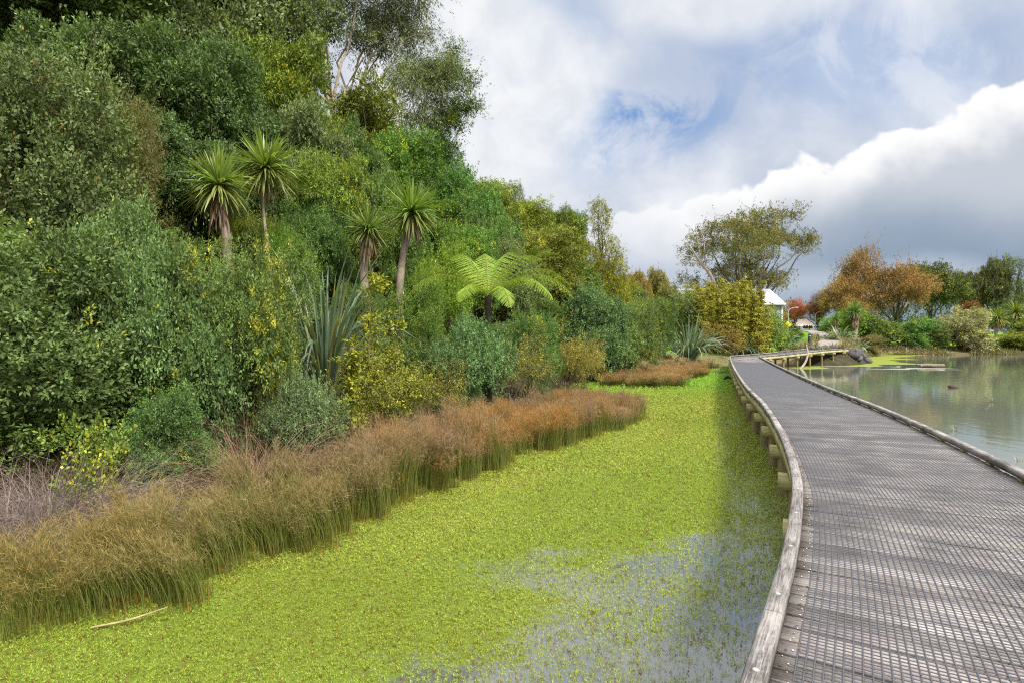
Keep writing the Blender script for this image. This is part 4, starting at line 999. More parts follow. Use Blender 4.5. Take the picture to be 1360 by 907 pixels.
sedge('pale dead tussock above the dark rocks on the far bank', 1118, 460, 50, 14, 80, 809, (.34, .25, .17), (.38, .29, .2), 1500)
sedge('brown tuft beside the boardwalk kerb near the bend', 962, 492, 40, 16, 44, 808, (.20, .15, .09), (.22, .17, .08), 900)

# ------------------------------------------------------------------ boardwalk bend: bamboo, shrubs, house, big tree
def bamboo(label, Y, x0, x1, seed, color, n=84):
    r = np.random.default_rng(seed); bx = X_at((x0 + x1) / 2, Y); zb = G(bx, Y) - .2
    o = thing('golden_bamboo', label, 'bamboo', (bx, Y, zb)); mt = MB(); mb = MB()
    for i in range(n):
        px = r.uniform(x0, x1); y = Y + r.uniform(-3, 3); x = X_at(px, Y) - bx; e = abs((px - (x0 + x1) / 2) / ((x1 - x0) / 2))
        h = max(2.5, Z_at(371 + 30 * e ** 6 + r.uniform(0, 18), Y) - zb); a = r.uniform(0, 6.28); ln = np.array([math.cos(a), math.sin(a), 0]) * h * .10
        q = np.linspace(0, 1, 14)[:, None]; P = np.array([x, y - Y, 0]) + q * np.array([0, 0, h]) + q ** 2.2 * ln; mt.tube(P, np.linspace(.03, .008, 14), 5, C=(.25, .21, .08))
        m = int(h / .075); t = r.uniform(.06, 1.0, m); B = np.stack([np.interp(t, q[:, 0], P[:, j]) for j in range(3)], 1); k = 13
        rad = .62 * np.sin(np.pi * np.clip(t * .8 + .18, 0, 1)) ** .7
        Bk = np.repeat(B, k, 0); a = np.repeat(r.uniform(0, 6.28, m), k) + .35 * r.normal(size=m * k); f = np.tile(np.linspace(.25, 1, k), m); rr_ = np.repeat(rad, k) * f
        pos = Bk + np.stack([np.cos(a) * rr_, np.sin(a) * rr_, .25 * rr_ - .5 * rr_ ** 2], 1) + .04 * r.normal(size=(m * k, 3))
        D = norm(np.stack([np.cos(a), np.sin(a), -.55 + 0 * a], 1) + .4 * r.normal(size=(m * k, 3)))
        br = np.repeat(r.uniform(.65, 1.3, m), k) * r.uniform(.8, 1.2, m * k)
        leaves(mb, pos, D, np.array([[0, 0, 1.]]) + .5 * r.normal(size=(m * k, 3)), .30 * r.uniform(.7, 1.2, m * k), .07, np.stack([br, np.where(r.random(m * k) < .05, .5, 0), 0 * br], 1))
    mt.obj('stems', M_bark, o); mb.obj('crown', M_leaf, o, color=color)
bamboo('feathery golden bamboo clump screening the house by the boardwalk bend', 64, 910, 1010, 311, (.16, .18, .034))
special('shrub', 'rust brown shrub at the very bend of the boardwalk', 'shrub', [(950,455,18,14),(962,462,15,10),(940,462,14,9),(966,450,12,10)], 60, 955, M_leaf_brown, (.11, .10, .03), 1100, 6, .22, .06, (.12, .09, .06), 312, aspect=.3, alt=.1, altclump=.3, gap=.4)
special('shrub', 'green shrub right of the golden bamboo', 'shrub', [(1015,440,18,16),(1028,430,14,18),(1032,448,14,12),(1020,455,18,8)], 67, 1022, M_leaf, (.075, .14, .03), 1300, 6, .24, .07, (.12, .09, .06), 313, aspect=.3, alt=.05, gap=.35)
special('shrub', 'dark grey green shrub in front of the house left corner', 'shrub', [(912,412,18,14),(920,425,18,14),(905,428,12,14)], 64, 912, M_leaf, (.06, .10, .05), 1000, 6, .24, .07, (.12, .09, .06), 314, aspect=.25, alt=.04, gap=.35)
special('poplar_tree', 'large windswept tree with olive and golden leaves behind the house', 'tree',
  [(935,325,26,22),(925,345,20,18),(950,345,22,18),(965,320,22,18),(975,340,24,18),(990,300,24,16),(1010,295,26,14),(1030,300,22,14),(1045,312,20,12),(1060,325,20,9),(1075,330,15,6),(1000,320,30,18),(1025,325,26,14),(985,360,26,16),(1010,355,26,14),(1030,365,18,10),(915,380,20,16),(950,372,18,12),(1000,380,20,8),(1030,380,16,5),(980,310,20,18),(940,388,18,10),(975,378,20,10),(1012,372,20,9),(990,340,26,18)],
  96, 996, M_leaf_orange, (.066, .088, .032), 13000, 5, .25, .55, (.16, .13, .11), 321, split=.28, depth=1.1, alt=.10, altclump=.26, gap=.72, gscale=1.6, jit=(.45, 1.08), inner=False, aspect=.5, excl=.3)
# bare dead limb on its left side is a tree of its own
o = thing('dead_tree', 'bare pale dead tree standing left of the large windswept tree', 'tree', (X_at(952, 92), 92, G(X_at(952, 92), 92) - .2)); r = np.random.default_rng(33)
b0 = np.array(o.location); mt = MB()
def ppx(px, py, Y=92): return np.array([X_at(px, Y), Y, Z_at(py, Y)]) - b0
tr = [ppx(952, 420), ppx(950, 385), ppx(943, 365), ppx(932, 352)]; tr = [np.zeros(3)] + tr
mt.tube(catmull(np.array(tr), 5), np.linspace(.42, .24, 21), 8, C=(.30, .24, .20))
for a_, b_, c2 in (((943,365),(925,345),(904,340)), ((932,352),(918,335),(912,322)), ((932,352),(928,330),(923,300)), ((938,358),(934,335),(935,318)), ((928,349),(915,350),(903,346)), ((928,330),(932,318),(931,309))):
    mt.tube(catmull(np.array([ppx(*a_), ppx(*b_) + r.normal(size=3) * .3, ppx(*c2)]), 5), np.linspace(.17, .04, 11), 6, C=(.36, .30, .26))
mt.obj('trunk', M_bark, o, True)

# house: white metal roof, grey weatherboard walls
def gable_house(label, x0, x1, Y0, Y1, zb, ze, zr, wall, roofc, name='house', cat='house', windows=()):
    o = thing(name, label, cat, ((x0+x1)/2, (Y0+Y1)/2, zb)); c0 = np.array(o.location)
    hx, hy = (x1-x0)/2, (Y1-Y0)/2; h = ze - zb; rh = zr - ze
    V = [(-hx,-hy,0),(hx,-hy,0),(hx,hy,0),(-hx,hy,0),(-hx,-hy,h),(hx,-hy,h),(hx,hy,h),(-hx,hy,h),(hx,0,h+rh),(-hx,0,h+rh)]
    MB().add(V, [[0,1,5,4],[2,3,7,6],[1,2,6,5],[3,0,4,7]], F3=[[5,6,8],[7,4,9]], C=wall).obj('wall', M_wall, o)
    e, t = .45, .12; L_ = math.hypot(hy, rh); sl = rh / hy
    mb = MB()
    for sg in (-1, 1):
        yb, zb_ = sg * (hy + e), h - sl * e
        V = [(-hx-e, yb, zb_),(hx+e, yb, zb_),(hx+e, 0, h+rh),(-hx-e, 0, h+rh)]; V = V + [(a, b, c_+t) for a, b, c_ in V]
        mb.add(V, [[0,3,2,1],[4,5,6,7],[0,1,5,4],[1,2,6,5],[2,3,7,6],[3,0,4,7]], C=roofc)
        for k in np.arange(-hx - e + .4, hx + e, .76):  # standing seams
            d = np.array([0, -yb, h + rh - zb_]); d = d / np.linalg.norm(d); nrm = np.array([0, sg * -d[2] * -1, abs(d[1])])
            mb.box(((k), yb / 2, (zb_ + h + rh) / 2 + t + .02), (.02, L_ / 2 + .2, .025), np.array([[1, 0, 0], d, np.cross([1, 0, 0], d)]), C=roofc)
    mb.obj('roof', M_paint, o)
    mb = MB()
    mb.box((hx + .02, -hy - .02, h / 2), (.08, .08, h / 2), C=(.78, .78, .76)); mb.obj('corner_board', M_paint, o)
    MB().box((0, -hy - e - .06, h - sl * e + .03), (hx + e, .06, .08), C=(.75, .75, .75)).obj('gutter', M_paint, o)
    for wx_, wz, ww, wh in windows:
        f = MB(); 
        for dx, dz_, a, b in ((-ww, 0, .06, wh + .06), (ww, 0, .06, wh + .06), (0, wh, ww - .06, .06), (0, -wh, ww - .06, .06), (0, 0, .03, wh - .06)): f.box((wx_ + dx, -hy - .03, wz + dz_), (a, .05, b), C=(.75, .75, .75))
        w_ = f.obj('window', M_paint, o); MB().box((wx_, -hy - .012, wz), (ww - .05, .01, wh - .05), C=(.03, .035, .04)).obj('pane', M_glass, w_)
    return o
M_wall = col_mat('weatherboard', .7, 0, .08, 2)
M_paint = col_mat('painted_metal', .4, 0, .05, .6, .4)
M_glass = col_mat('window_glass', .08, spec=.6)
Yh = 88
xr = X_at(1038, Yh)
gable_house('grey weatherboard house with white gabled roof behind the golden bamboo', X_at(899, Yh), xr, Yh, Yh + 10, G(xr, Yh) - .3, Z_at(403, Yh), Z_at(385, Yh + 5), (.26, .30, .36), (.66, .67, .69), windows=((6.2, 2.6, .8, .7), (1.5, 2.6, .8, .7), (-4, 2.6, .8, .7)))
Yq = 150
gable_house('low far house with brown roof seen behind the red autumn trees', X_at(1055, Yq), X_at(1080, Yq), Yq, Yq + 8, G(X_at(1065, Yq), Yq) - .2, Z_at(433, Yq), Z_at(425, Yq + 4), (.10, .09, .08), (.26, .20, .16), windows=((0, 1.2, .6, .5),))
gable_house('low cream building glimpsed left of the bamboo beyond the shrubs', X_at(868, Yq), X_at(905, Yq), Yq, Yq + 8, G(X_at(885, Yq), Yq) - .2, Z_at(416, Yq), Z_at(410, Yq + 4), (.62, .58, .5), (.38, .28, .17), windows=((0, 2.5, .6, .6),))

# --- far trees and bank shrubs
FT = [
 ('farA', 'far_tree', 846, 362, 42, 120, (.14, .125, .05), 'brownish far tree left in the gap beyond the slope'),
 ('farA', 'far_tree', 872, 360, 38, 125, (.12, .12, .06), 'brownish far tree right in the gap beyond the slope'),
 ('farB', 'autumn_tree', 1055, 398, 38, 135, (.20,.075,.055), 'pink red autumn tree right of the house'),
 ('farB', 'autumn_tree', 1085, 392, 34, 128, (.10,.045,.032), 'dark red autumn tree left of the orange tree'),
 ('farB', 'autumn_tree', 1145, 330, 82, 122, (.125,.092,.045), 'tall orange brown tree with thin top on the far bank'),
 ('farB', 'autumn_tree', 1190, 352, 90, 120, (.135,.095,.048), 'wide orange brown tree right of the tall one'),
 ('farB', 'autumn_tree', 1125, 372, 70, 119, (.13,.10,.04), 'golden orange tree left of the tall orange one'),
 ('farA', 'far_tree', 1240, 350, 74, 132, (.045, .07, .03), 'dark green rounded tree right of the orange trees'),
 ('farA', 'far_tree', 1286, 362, 36, 140, (.05, .065, .04), 'dark slender tree left of the far right pair'),
 ('farA', 'far_tree', 1318, 344, 48, 138, (.055, .075, .045), 'grey green tree second from the right edge on the skyline'),
 ('cone', 'conifer', 1352, 346, 74, 134, (.05, .085, .045), 'layered dark conifer at the right edge of the skyline'),
 ('farB', 'autumn_tree', 1292, 400, 36, 130, (.10,.05,.03), 'small dark red tree below the dark skyline trees'),
 ('farbush', 'shrub', 1115, 412, 56, 104, (.08, .17, .03), 'bright green shrub behind the pale flax on the far bank'),
 ('farbush', 'shrub', 1170, 418, 60, 103, (.06, .11, .035), 'dark green shrub below the orange tree at the waterline'),
 ('farbush', 'shrub', 1205, 424, 64, 104, (.05, .125, .04), 'green shrub between dark green shrub and silver shrub'),
 ('farbush', 'shrub', 1146, 446, 46, 90, (.08, .085, .045), 'brownish scrub on the mound above the dark rocks'),
 ('farbush', 'shrub', 1240, 438, 40, 102, (.06, .10, .035), 'low shrub tucked left of the silver shrub'),
 ('farbush', 'shrub', 1272, 410, 66, 102, (.15, .18, .12), 'silvery grey shrub on the far bank by the water'),
 ('farbush', 'shrub', 1345, 440, 60, 104, (.10, .14, .035), 'green shrub under the large yellow green cabbage tree'),
 ('farbush', 'shrub', 1385, 420, 70, 106, (.12, .17, .04), 'yellow green shrub cut by the right edge on the far bank'),
 ('farbush', 'shrub', 1058, 436, 20, 100, (.06, .10, .03), 'low shrub left of the gravel path end by the lawn'),
 ('farA', 'far_tree', 918, 386, 44, 80, (.10, .13, .04), 'olive green tree standing at the left corner of the house'),
 ('farA', 'far_tree', 893, 380, 40, 84, (.085, .10, .045), 'dull green tree filling the gap left of the house'),
 ('farbush', 'shrub', 895, 405, 40, 70, (.07, .11, .04), 'shrub left of the grey green shrub by the house'),
 ('farA', 'far_tree', 1025, 408, 30, 120, (.08, .10, .03), 'green tree just right of the house gable'),
]
for (k, nm, px, pt, wp, Y, c_, lb) in FT:
    plant(k, nm, lb, 'tree' if 'tree' in nm else ('conifer' if nm == 'conifer' else 'shrub'), px, pt, wp, Y, c_)
# a distant belt of trees that closes the horizon
mb = MB(); r = np.random.default_rng(71); lob = []
for x in np.arange(-420, 760, 9.0):
    Y = 250 + 15 * r.normal(); q = r.uniform(5, 9) * (1.7 if x > 95 else .8); lob.append((np.array([x + 4 * r.normal(), Y, 4 + q * .5]), np.array([q, q * .8, q * r.uniform(.6, 1.0)])))
crown(mb, r, lob, 24000, 4, .8, aspect=.6, alt=.05, altclump=.1, gap=-.5, gscale=9, shoot=2.5)
tag(mb.obj('distant_trees', M_leaf_brown, color=(.06, .085, .035)), 'distant belt of trees along the horizon', 'trees', kind='stuff')

# --- bank: brown grass stuff, rocks, log, sticks
mb = MB(); n = 120000; r = np.random.default_rng(81)
BS = SHORE[[list(map(tuple, SHORE)).index((31, 59.2)) + i for i in range(8)]]
sp_, sl_ = resample(BS, 800); stn = norm(np.gradient(sp_, axis=0)); ki = (r.random(n) * 799).astype(int); dd = r.uniform(-.1, 7, n) ** 1.0
x = sp_[ki, 0] - stn[ki, 1] * dd + .3 * r.normal(size=n); y = sp_[ki, 1] + stn[ki, 0] * dd + .3 * r.normal(size=n)
pd_ = poly_dist(x, y, PATH)[0]; ok = (pd_ > 1.35) & (r.random(n) < .45 + .6 * vnoise(np.stack([x, y], 1), 1.5, 4)); x, y = x[ok], y[ok]; n = len(x)
t = np.clip(.5 + .6 * vnoise(np.stack([x, y], 1), 4, 6) + .2 * r.normal(size=n), 0, 1)[:, None]
C = np.array([.27, .18, .10]) * t + np.array([.17, .20, .05]) * (1 - t)
D = norm(np.stack([.5 * r.normal(size=n), .5 * r.normal(size=n), np.ones(n)], 1))
blades(mb, np.stack([x, y, ground(x, y) - .05], 1), D, r.uniform(.3, 1.1, n), .09, r.uniform(.5, 2, n), C * r.uniform(.6, 1.35, (n, 1)), 3)
tag(mb.obj('bank_grass', M_stem), 'dry brown and green grass along the far waterline', 'grass', kind='stuff')
# lawn grass close to the bend and short grass patch behind the far rushes
mb = MB(); n = 9000
x = r.uniform(9, 26, n); y = r.uniform(43, 66, n); d_, s_, _ = poly_dist(x, y, SHORE); dd = d_ * s_
ok = (dd > .1) & (dd < 6); x, y = x[ok], y[ok]; n = len(x)
D = norm(np.stack([.4 * r.normal(size=n), .4 * r.normal(size=n), np.ones(n)], 1))
blades(mb, np.stack([x, y, ground(x, y) - .03], 1), D, r.uniform(.15, .45, n), .03, r.uniform(.3, 1.5, n), np.array([[.12, .20, .03]]) * r.uniform(.7, 1.3, (n, 1)), 3)
tag(mb.obj('bank_grass', M_stem), 'vivid green grass patch behind the orange rush island', 'grass', kind='stuff')
def blob_mesh(r, size, sub=2):
    import bmesh
    bm = bmesh.new(); bmesh.ops.create_icosphere(bm, subdivisions=sub, radius=1.0)
    V = np.array([v.co[:] for v in bm.verts]); Fc = np.array([[v.index for v in f.verts] for f in bm.faces]); bm.free()
    k = 1 + .22 * vnoise(V, .8, int(r.integers(1000))) + .10 * vnoise(V, .3, int(r.integers(1000)))
    return V * k[:, None] * np.asarray(size), Fc
r = np.random.default_rng(91)
for i in range(46):
    t = r.uniform(0, 1) ** 1.2; q = np.array([31.5, 63.2]) * (1 - t) + np.array([44.0, 80.5]) * t
    q = np.array([np.interp(t, [0, .2, .45, 1], [32.5, 36.2, 39.8, 49.0]), np.interp(t, [0, .2, .45, 1], [59.4, 60.6, 64.4, 78.8])]) + np.array([.8, -.5]) * r.uniform(-1.3, .5)
    x, Y = q; sz = r.uniform(.3, .75)
    V, Fc = blob_mesh(r, (sz, sz * .8, sz * .6)); g = r.uniform(.05, .11)
    o = MB().add(V, F3=Fc, C=(g, g * .95, g * .95)).obj('rock', M_rock); o.location = (x, Y, max(G(x, Y), 0) + sz * .15); o.rotation_euler = (0, 0, r.uniform(0, 6))
    tag(o, 'dark rough rock in the riprap bank beside the boardwalk end', 'rock', 'dark rocks along the bank by the boardwalk end')
def stick(name, label, cat, pts, rads, C, k=7):
    P = np.array(pts, float); b0 = P[0].copy(); P = catmull(P - b0, 6)
    o = MB().tube(P, np.interp(np.linspace(0, 1, len(P)), np.linspace(0, 1, len(rads)), rads), k, C=C).obj(name, M_bark, smooth=True); o.location = tuple(b0)
    return tag(o, label, cat)
def wp(px, py, Y): return (X_at(px, Y), Y, Z_at(py, Y))
Ys = 62.5
stick('branch', 'pale curved stick standing in the water before the boardwalk end', 'stick', [wp(1062, 491, 52), wp(1069, 482, 52.3), wp(1073, 470, 52.6), wp(1071, 458, 53)], [.10, .10, .09, .05], (.34, .28, .2))
stick('branch', 'dark driftwood branch lying on the weed against the piles', 'driftwood', [(X_at(959, 36) + 0, 36, .05), (X_at(966, 36.4), 36.4, .28), (X_at(974, 36.2), 36.2, .10), (X_at(984, 36.5), 36.5, .2)], [.05, .09, .1, .07], (.03, .028, .022))
Yl = F * EYE / (487 - HOR)
lg = thing('floating_log', 'weathered log raft floating on the pond near the far bank', 'log', (X_at(1236, Yl), Yl, 0))
for dx, dy, ln, rr_ in ((0, 0, 2.6, .17), (.5, .5, 2.0, .14), (-.5, -.35, 1.6, .13)):
    P = np.array([[-ln/2, 0, 0], [-ln/6, .06, .04], [ln/5, -.05, .02], [ln/2, .02, 0]]) + np.array([dx, dy, .12]); P = catmull(P, 5)
    MB().tube(P, rr_ * (1 + .1 * r.normal(size=len(P))), 9, C=(.19, .145, .10)).obj('log', M_bark, lg, True)
stick('branch', 'dead stalk lying on the weed in front of the near rushes', 'stalk', [(*W(120, 838), .03), (*W(170, 832), .06), (*W(222, 820), .10)], [.010, .011, .006], (.32, .26, .12))
V, Fc = blob_mesh(r, (.28, .22, .14)); Yc = F * EYE / (515 - HOR)
o = MB().add(V, F3=Fc, C=(.07, .05, .035)).obj('clod', M_rock); o.location = (X_at(1265, Yc), Yc, .05); tag(o, 'dark clod breaking the open water right of the boardwalk', 'clod')
def tuft(label, px, py, hpx, seed, n=14, c=(.22, .24, .13)):
    r = np.random.default_rng(seed); x, Y = W(px, py); h = hpx / F * Y; a = r.uniform(0, 6.28, n)
    mb = MB(); D = norm(np.stack([np.cos(a) * .5, np.sin(a) * .5, np.ones(n)], 1)); B = np.tile([[0, 0, -.03]], (n, 1)) + .03 * r.normal(size=(n, 3)) * [1, 1, 0]
    blades(mb, B, D, h * r.uniform(.6, 1.2, n), .012 * Y / 15, .8, np.tile([c], (n, 1)) * r.uniform(.7, 1.3, (n, 1)), 4)
    o = mb.obj('water_plant', M_stem); o.location = (x, Y, 0); tag(o, label, 'water plant')
tuft('small pale tuft standing in the open water nearer the right edge', 1318, 534, 14, 1)
tuft('tiny tuft in the blue reflected water beside the right kerb', 1267, 572, 12, 2)
tuft('tiny pale tuft by the right kerb close to the frame edge', 1353, 612, 10, 3, c=(.4, .36, .25))
# leaves dropped on the deck
def dropped(px, py, label, seed):
    r = np.random.default_rng(seed); x, y = on_plane(px, py, DECK); mb = MB()
    n = 5; a = r.uniform(0, 6.28, n); leaves(mb, .05 * r.normal(size=(n, 3)) * [1, 1, 0], norm(np.stack([np.cos(a), np.sin(a), .15 * np.ones(n)], 1)), np.tile([[0, 0, 1.]], (n, 1)), .09, .05, np.tile([[.36, .24, .12]], (n, 1)))
    o = mb.obj('fallen_leaf', M_weed); o.location = (x, y, DECK + .012); tag(o, label, 'leaf')
dropped(1111, 535, 'pale brown fallen leaf on the boardwalk past the curve', 1)

# --- far small objects
def col_thing(name, label, cat, loc, parts):
    o = thing(name, label, cat, loc)
    for pn, mb, m, sm in parts: mb.obj(pn, m, o, sm)
    return o
Yb = 68; xb = X_at(1075, Yb); zb = G(xb, Yb)
hb = Z_at(443.5, Yb) - zb
t1 = MB().tube(np.array([[0, 0, -.1], [0, 0, hb - .04], [0, 0, hb]]), [.16, .16, .13], 12, C=(.025, .025, .03)); t2 = MB().tube(np.array([[0, 0, hb * .82], [0, 0, hb * .88]]), .166, 12, C=(.35, .35, .35))
col_thing('bollard', 'black bollard standing on the gravel path at the boardwalk end', 'bollard', (xb, Yb, zb), [('post', t1, M_col, True), ('reflective_band', t2, M_col, True)])
def lamp(label, px, ptop, pbase, Y, arm):
    x = X_at(px, Y); z = min(G(x, Y), Z_at(pbase, Y)); h = Z_at(ptop, Y) - z
    o = thing('street_lamp', label, 'street lamp', (x, Y, z))
    MB().tube(np.array([[0, 0, 0], [0, 0, h * .5], [0, 0, h]]), [.11, .09, .06], 8, C=(.45, .45, .45)).obj('pole', M_paint, o, True)
    MB().tube(catmull(np.array([[0, 0, h], [arm * .4, 0, h + .5], [arm, 0, h + .7]]), 5), .05, 6, C=(.45, .45, .45)).obj('arm', M_paint, o, True)
    MB().box((arm + .25, 0, h + .68), (.35, .12, .07), C=(.6, .6, .6)).obj('lamp_head', M_paint, o)
lamp('grey street lamp right of the house gable against the pink tree', 1047, 413, 432, 118, 1.4)
lamp('plain grey street lamp beyond the lawn left of the orange trees', 1083, 418, 440, 126, 1.2)
def sign(label, px, py, Y):
    x = X_at(px, Y); z = G(x, Y); h = Z_at(py, Y) - z; o = thing('road_sign', label, 'sign', (x, Y, z))
    MB().tube(np.array([[0, 0, 0], [0, 0, h + .4]]), .04, 8, C=(.4, .4, .4)).obj('post', M_paint, o, True)
    MB().box((0, -.06, h), (.55, .015, .55), np.array([[.7071, 0, .7071], [0, 1, 0], [-.7071, 0, .7071]]), C=(.75, .55, .03)).obj('sign_plate', M_paint, o)
sign('small yellow diamond road sign beyond the lawn', 1046, 432, 112)
def car(label, px, py_base, Y, L_, seed, c, hgt=1.5, name='parked_car', cat='car'):
    x = X_at(px, Y); z = Z_at(py_base, Y); z = G(x, Y)
    o = thing(name, label, cat, (x, Y, z)); h = L_ / 2
    van = hgt > 1.7
    prof = [(-h, .45), (-h, .95), (-h*.97, hgt*.93), (-h*.9, hgt), (h*.45, hgt), (h*.66, 1.05), (h*.97, .92), (h, .5)] if van else [(-h, .4), (-h*.98, .85), (-h*.72, .95), (-h*.45, hgt), (h*.2, hgt), (h*.5, .98), (h*.95, .82), (h, .42)]
    n = len(prof); wv = .85; ins = lambda zz: wv - (.16 * max(0, zz - .9) / .6)
    V = [(a, -ins(b), b) for a, b in prof] + [(a, ins(b), b) for a, b in prof]
    mb = MB(); mb.add(V, [[i, (i+1) % n, n+(i+1) % n, n+i] for i in range(n)], C=c)
    cen = [(0, -wv, .6), (0, wv, .6)]
    for sgn, off in ((0, 0), (1, n)):
        W_ = np.array(V[off:off + n] + [cen[sgn]]); mb.add(W_, F3=[[i, (i+1) % n, n] if not sgn else [(i+1) % n, i, n] for i in range(n)], C=c)
    mb.obj('body', M_paint, o)
    for (a, b) in (((-h*.62, h*-.08), None), ((h*.0, h*.40), None)):
        MB().box(((a[0]+a[1])/2, -wv + .04, (hgt + 1.0) / 2), ((a[1]-a[0])/2, .03, (hgt - 1.1) / 2), C=(.03, .035, .04)).obj('side_window', M_glass, o)
    for wx_ in (-h*.62, h*.62):
        for sy in (-1, 1):
            MB().tube(np.array([[wx_, sy*.86, .32], [wx_, sy*.68, .32]]), .32, 14, C=(.02, .02, .02)).obj('wheel', M_col, o, True)
car('white van parked beyond the lawn at the top of the path', 1072, 440, 140, 4.4, 1, (.80, .80, .80), 1.9, 'parked_van', 'van')
car('silver car parked behind the far right bank shrubs', 1305, 438, 126, 4.4, 2, (.45, .46, .48), 1.45)
# low dark fence beyond the lawn
fx0, fx1, Yf = X_at(1050, 128), X_at(1112, 128), 128
fo = thing('fence', 'low dark fence running beyond the lawn behind the white van', 'fence', (fx0, Yf, G(fx0, Yf)))
for i, x in enumerate(np.linspace(0, fx1 - fx0, 6)): MB().box((x, 0, .75), (.06, .06, .8), C=(.05, .05, .05)).obj('post', M_col, fo)
mb = MB()
for z in np.arange(.2, 1.5, .2): mb.box(((fx1 - fx0) / 2, -.085, z), ((fx1 - fx0) / 2, .02, .075), C=(.06, .055, .05))
mb.obj('rail', M_col, fo)

# ------------------------------------------------------------------ sky, sun
SUN_EL, SUN_AZ = 48.0, 140.0       # azimuth clockwise from +Y
w = bpy.data.worlds.new('World'); sc.world = w; w.use_nodes = True; nt = w.node_tree; nt.nodes.clear(); L = nt.links
sky = nd(nt, 'ShaderNodeTexSky', sky_type='NISHITA', sun_disc=False); sky.sun_elevation = R(SUN_EL); sky.sun_rotation = R(SUN_AZ)
sky.air_density = 1.0; sky.dust_density = .6; sky.ozone_density = 2.0
SKY_S = .10
tc = nd(nt, 'ShaderNodeTexCoord'); sx = nd(nt, 'ShaderNodeSeparateXYZ'); L.new(tc.outputs['Generated'], sx.inputs[0])
yy = mathn(nt, 'MAXIMUM', mathn(nt, 'ABSOLUTE', sx.outputs[1]), .14)
U0 = mathn(nt, 'DIVIDE', sx.outputs[0], yy); V0 = mathn(nt, 'DIVIDE', sx.outputs[2], yy)
cb = nd(nt, 'ShaderNodeCombineXYZ'); L.new(U0, cb.inputs[0]); L.new(V0, cb.inputs[1])
uv = cb.outputs[0]
# billow warp
wn = noise(nt, uv, 3.2, 9, .58, .2); wn2 = noise(nt, uv, 9.0, 7, .6, .4); wcol = nd(nt, 'ShaderNodeTexNoise'); wcol.inputs['Scale'].default_value = 2.4; wcol.inputs['Detail'].default_value = 8; L.new(uv, wcol.inputs['Vector'])
sc3 = nd(nt, 'ShaderNodeSeparateColor'); L.new(wcol.outputs['Color'], sc3.inputs[0])
def warp(base, ch, amt): return mathn(nt, 'ADD', base, mathn(nt, 'MULTIPLY', mathn(nt, 'SUBTRACT', sc3.outputs[ch], .5), amt))
U = warp(U0, 0, .22); Vv = warp(V0, 1, .16)
pu = lambda px: (px - CX) / F
pv = lambda py: (HOR - py) / F
def ell(cx, cy, rx, ry, tilt=0, soft=(1.4, .5)):
    a, b_ = mathn(nt, 'SUBTRACT', U, pu(cx)), mathn(nt, 'SUBTRACT', Vv, pv(cy))
    c_, s_ = math.cos(tilt), math.sin(tilt)
    p = mathn(nt, 'ADD', mathn(nt, 'MULTIPLY', a, c_), mathn(nt, 'MULTIPLY', b_, s_)); q = mathn(nt, 'SUBTRACT', mathn(nt, 'MULTIPLY', b_, c_), mathn(nt, 'MULTIPLY', a, s_))
    p = mathn(nt, 'DIVIDE', p, rx / F); q = mathn(nt, 'DIVIDE', q, ry / F)
    d_ = mathn(nt, 'SQRT', mathn(nt, 'ADD', mathn(nt, 'MULTIPLY', p, p), mathn(nt, 'MULTIPLY', q, q)))
    return sstep(nt, d_, soft[0], soft[1])
# veil: thin pale cloud everywhere with holes
hole = ell(845, 170, 170, 58, .15, (1.35, .15))
hole2 = ell(745, 35, 75, 75, -.7, (1.3, .4))
hole3 = ell(1120, 85, 300, 95, .1, (1.4, .2))
streak = sstep(nt, noise(nt, uv, 6.5, 9, .66, .8), .40, .60)
hole_t = mathn(nt, 'MAXIMUM', mathn(nt, 'MULTIPLY', hole, mathn(nt, 'SUBTRACT', 1.05, mathn(nt, 'MULTIPLY', streak, .8))), mathn(nt, 'MAXIMUM', mathn(nt, 'MULTIPLY', hole2, .6), mathn(nt, 'MULTIPLY', hole3, mathn(nt, 'SUBTRACT', .55, mathn(nt, 'MULTIPLY', streak, .25)))))
veil_c = mixc(nt, sstep(nt, wn, .35, .68), (.56, .62, .74), (.88, .90, .94))
skyc = nd(nt, 'ShaderNodeVectorMath', operation='SCALE'); L.new(sky.outputs[0], skyc.inputs[0]); skyc.inputs['Scale'].default_value = SKY_S
blue = mixc(nt, .6, skyc.outputs[0], (.20, .42, .84))
c1 = mixc(nt, hole_t, veil_c, blue)
# bright upper left cloud bank
lc = mathn(nt, 'MAXIMUM', ell(640, 110, 170, 150, 0, (1.25, .8)), mathn(nt, 'MULTIPLY', ell(930, 5, 150, 45, 0, (1.5, .3)), .75))
c1 = mixc(nt, mathn(nt, 'MULTIPLY', lc, .85), c1, mixc(nt, sstep(nt, wn2, .3, .7), (.76, .79, .84), (.96, .97, .98)))
# cumulus bank on the right
fc = nd(nt, 'ShaderNodeFloatCurve'); cv = fc.mapping.curves[0]
um = lambda px: (pu(px) + 1) / 2.2
pts_ = [(300, 300), (560, 290), (700, 285), (860, 262), (930, 252), (1000, 224), (1040, 202), (1080, 200), (1110, 202), (1140, 182), (1170, 162), (1215, 150), (1290, 115), (1360, 92), (1500, 60)]
cv.points[0].location = (0, pv(330)); cv.points[1].location = (1, pv(20))
for px, py in pts_: cv.points.new(um(px), pv(py))
fc.mapping.update()
L.new(mathn(nt, 'DIVIDE', mathn(nt, 'ADD', U0, 1), 2.2), fc.inputs['Value'])
vor = nd(nt, 'ShaderNodeTexVoronoi', feature='SMOOTH_F1'); vor.inputs['Scale'].default_value = 13; vor.inputs['Smoothness'].default_value = .35; vor.inputs['Detail'].default_value = 2.5; vor.inputs['Roughness'].default_value = .55; L.new(uv, vor.inputs['Vector'])
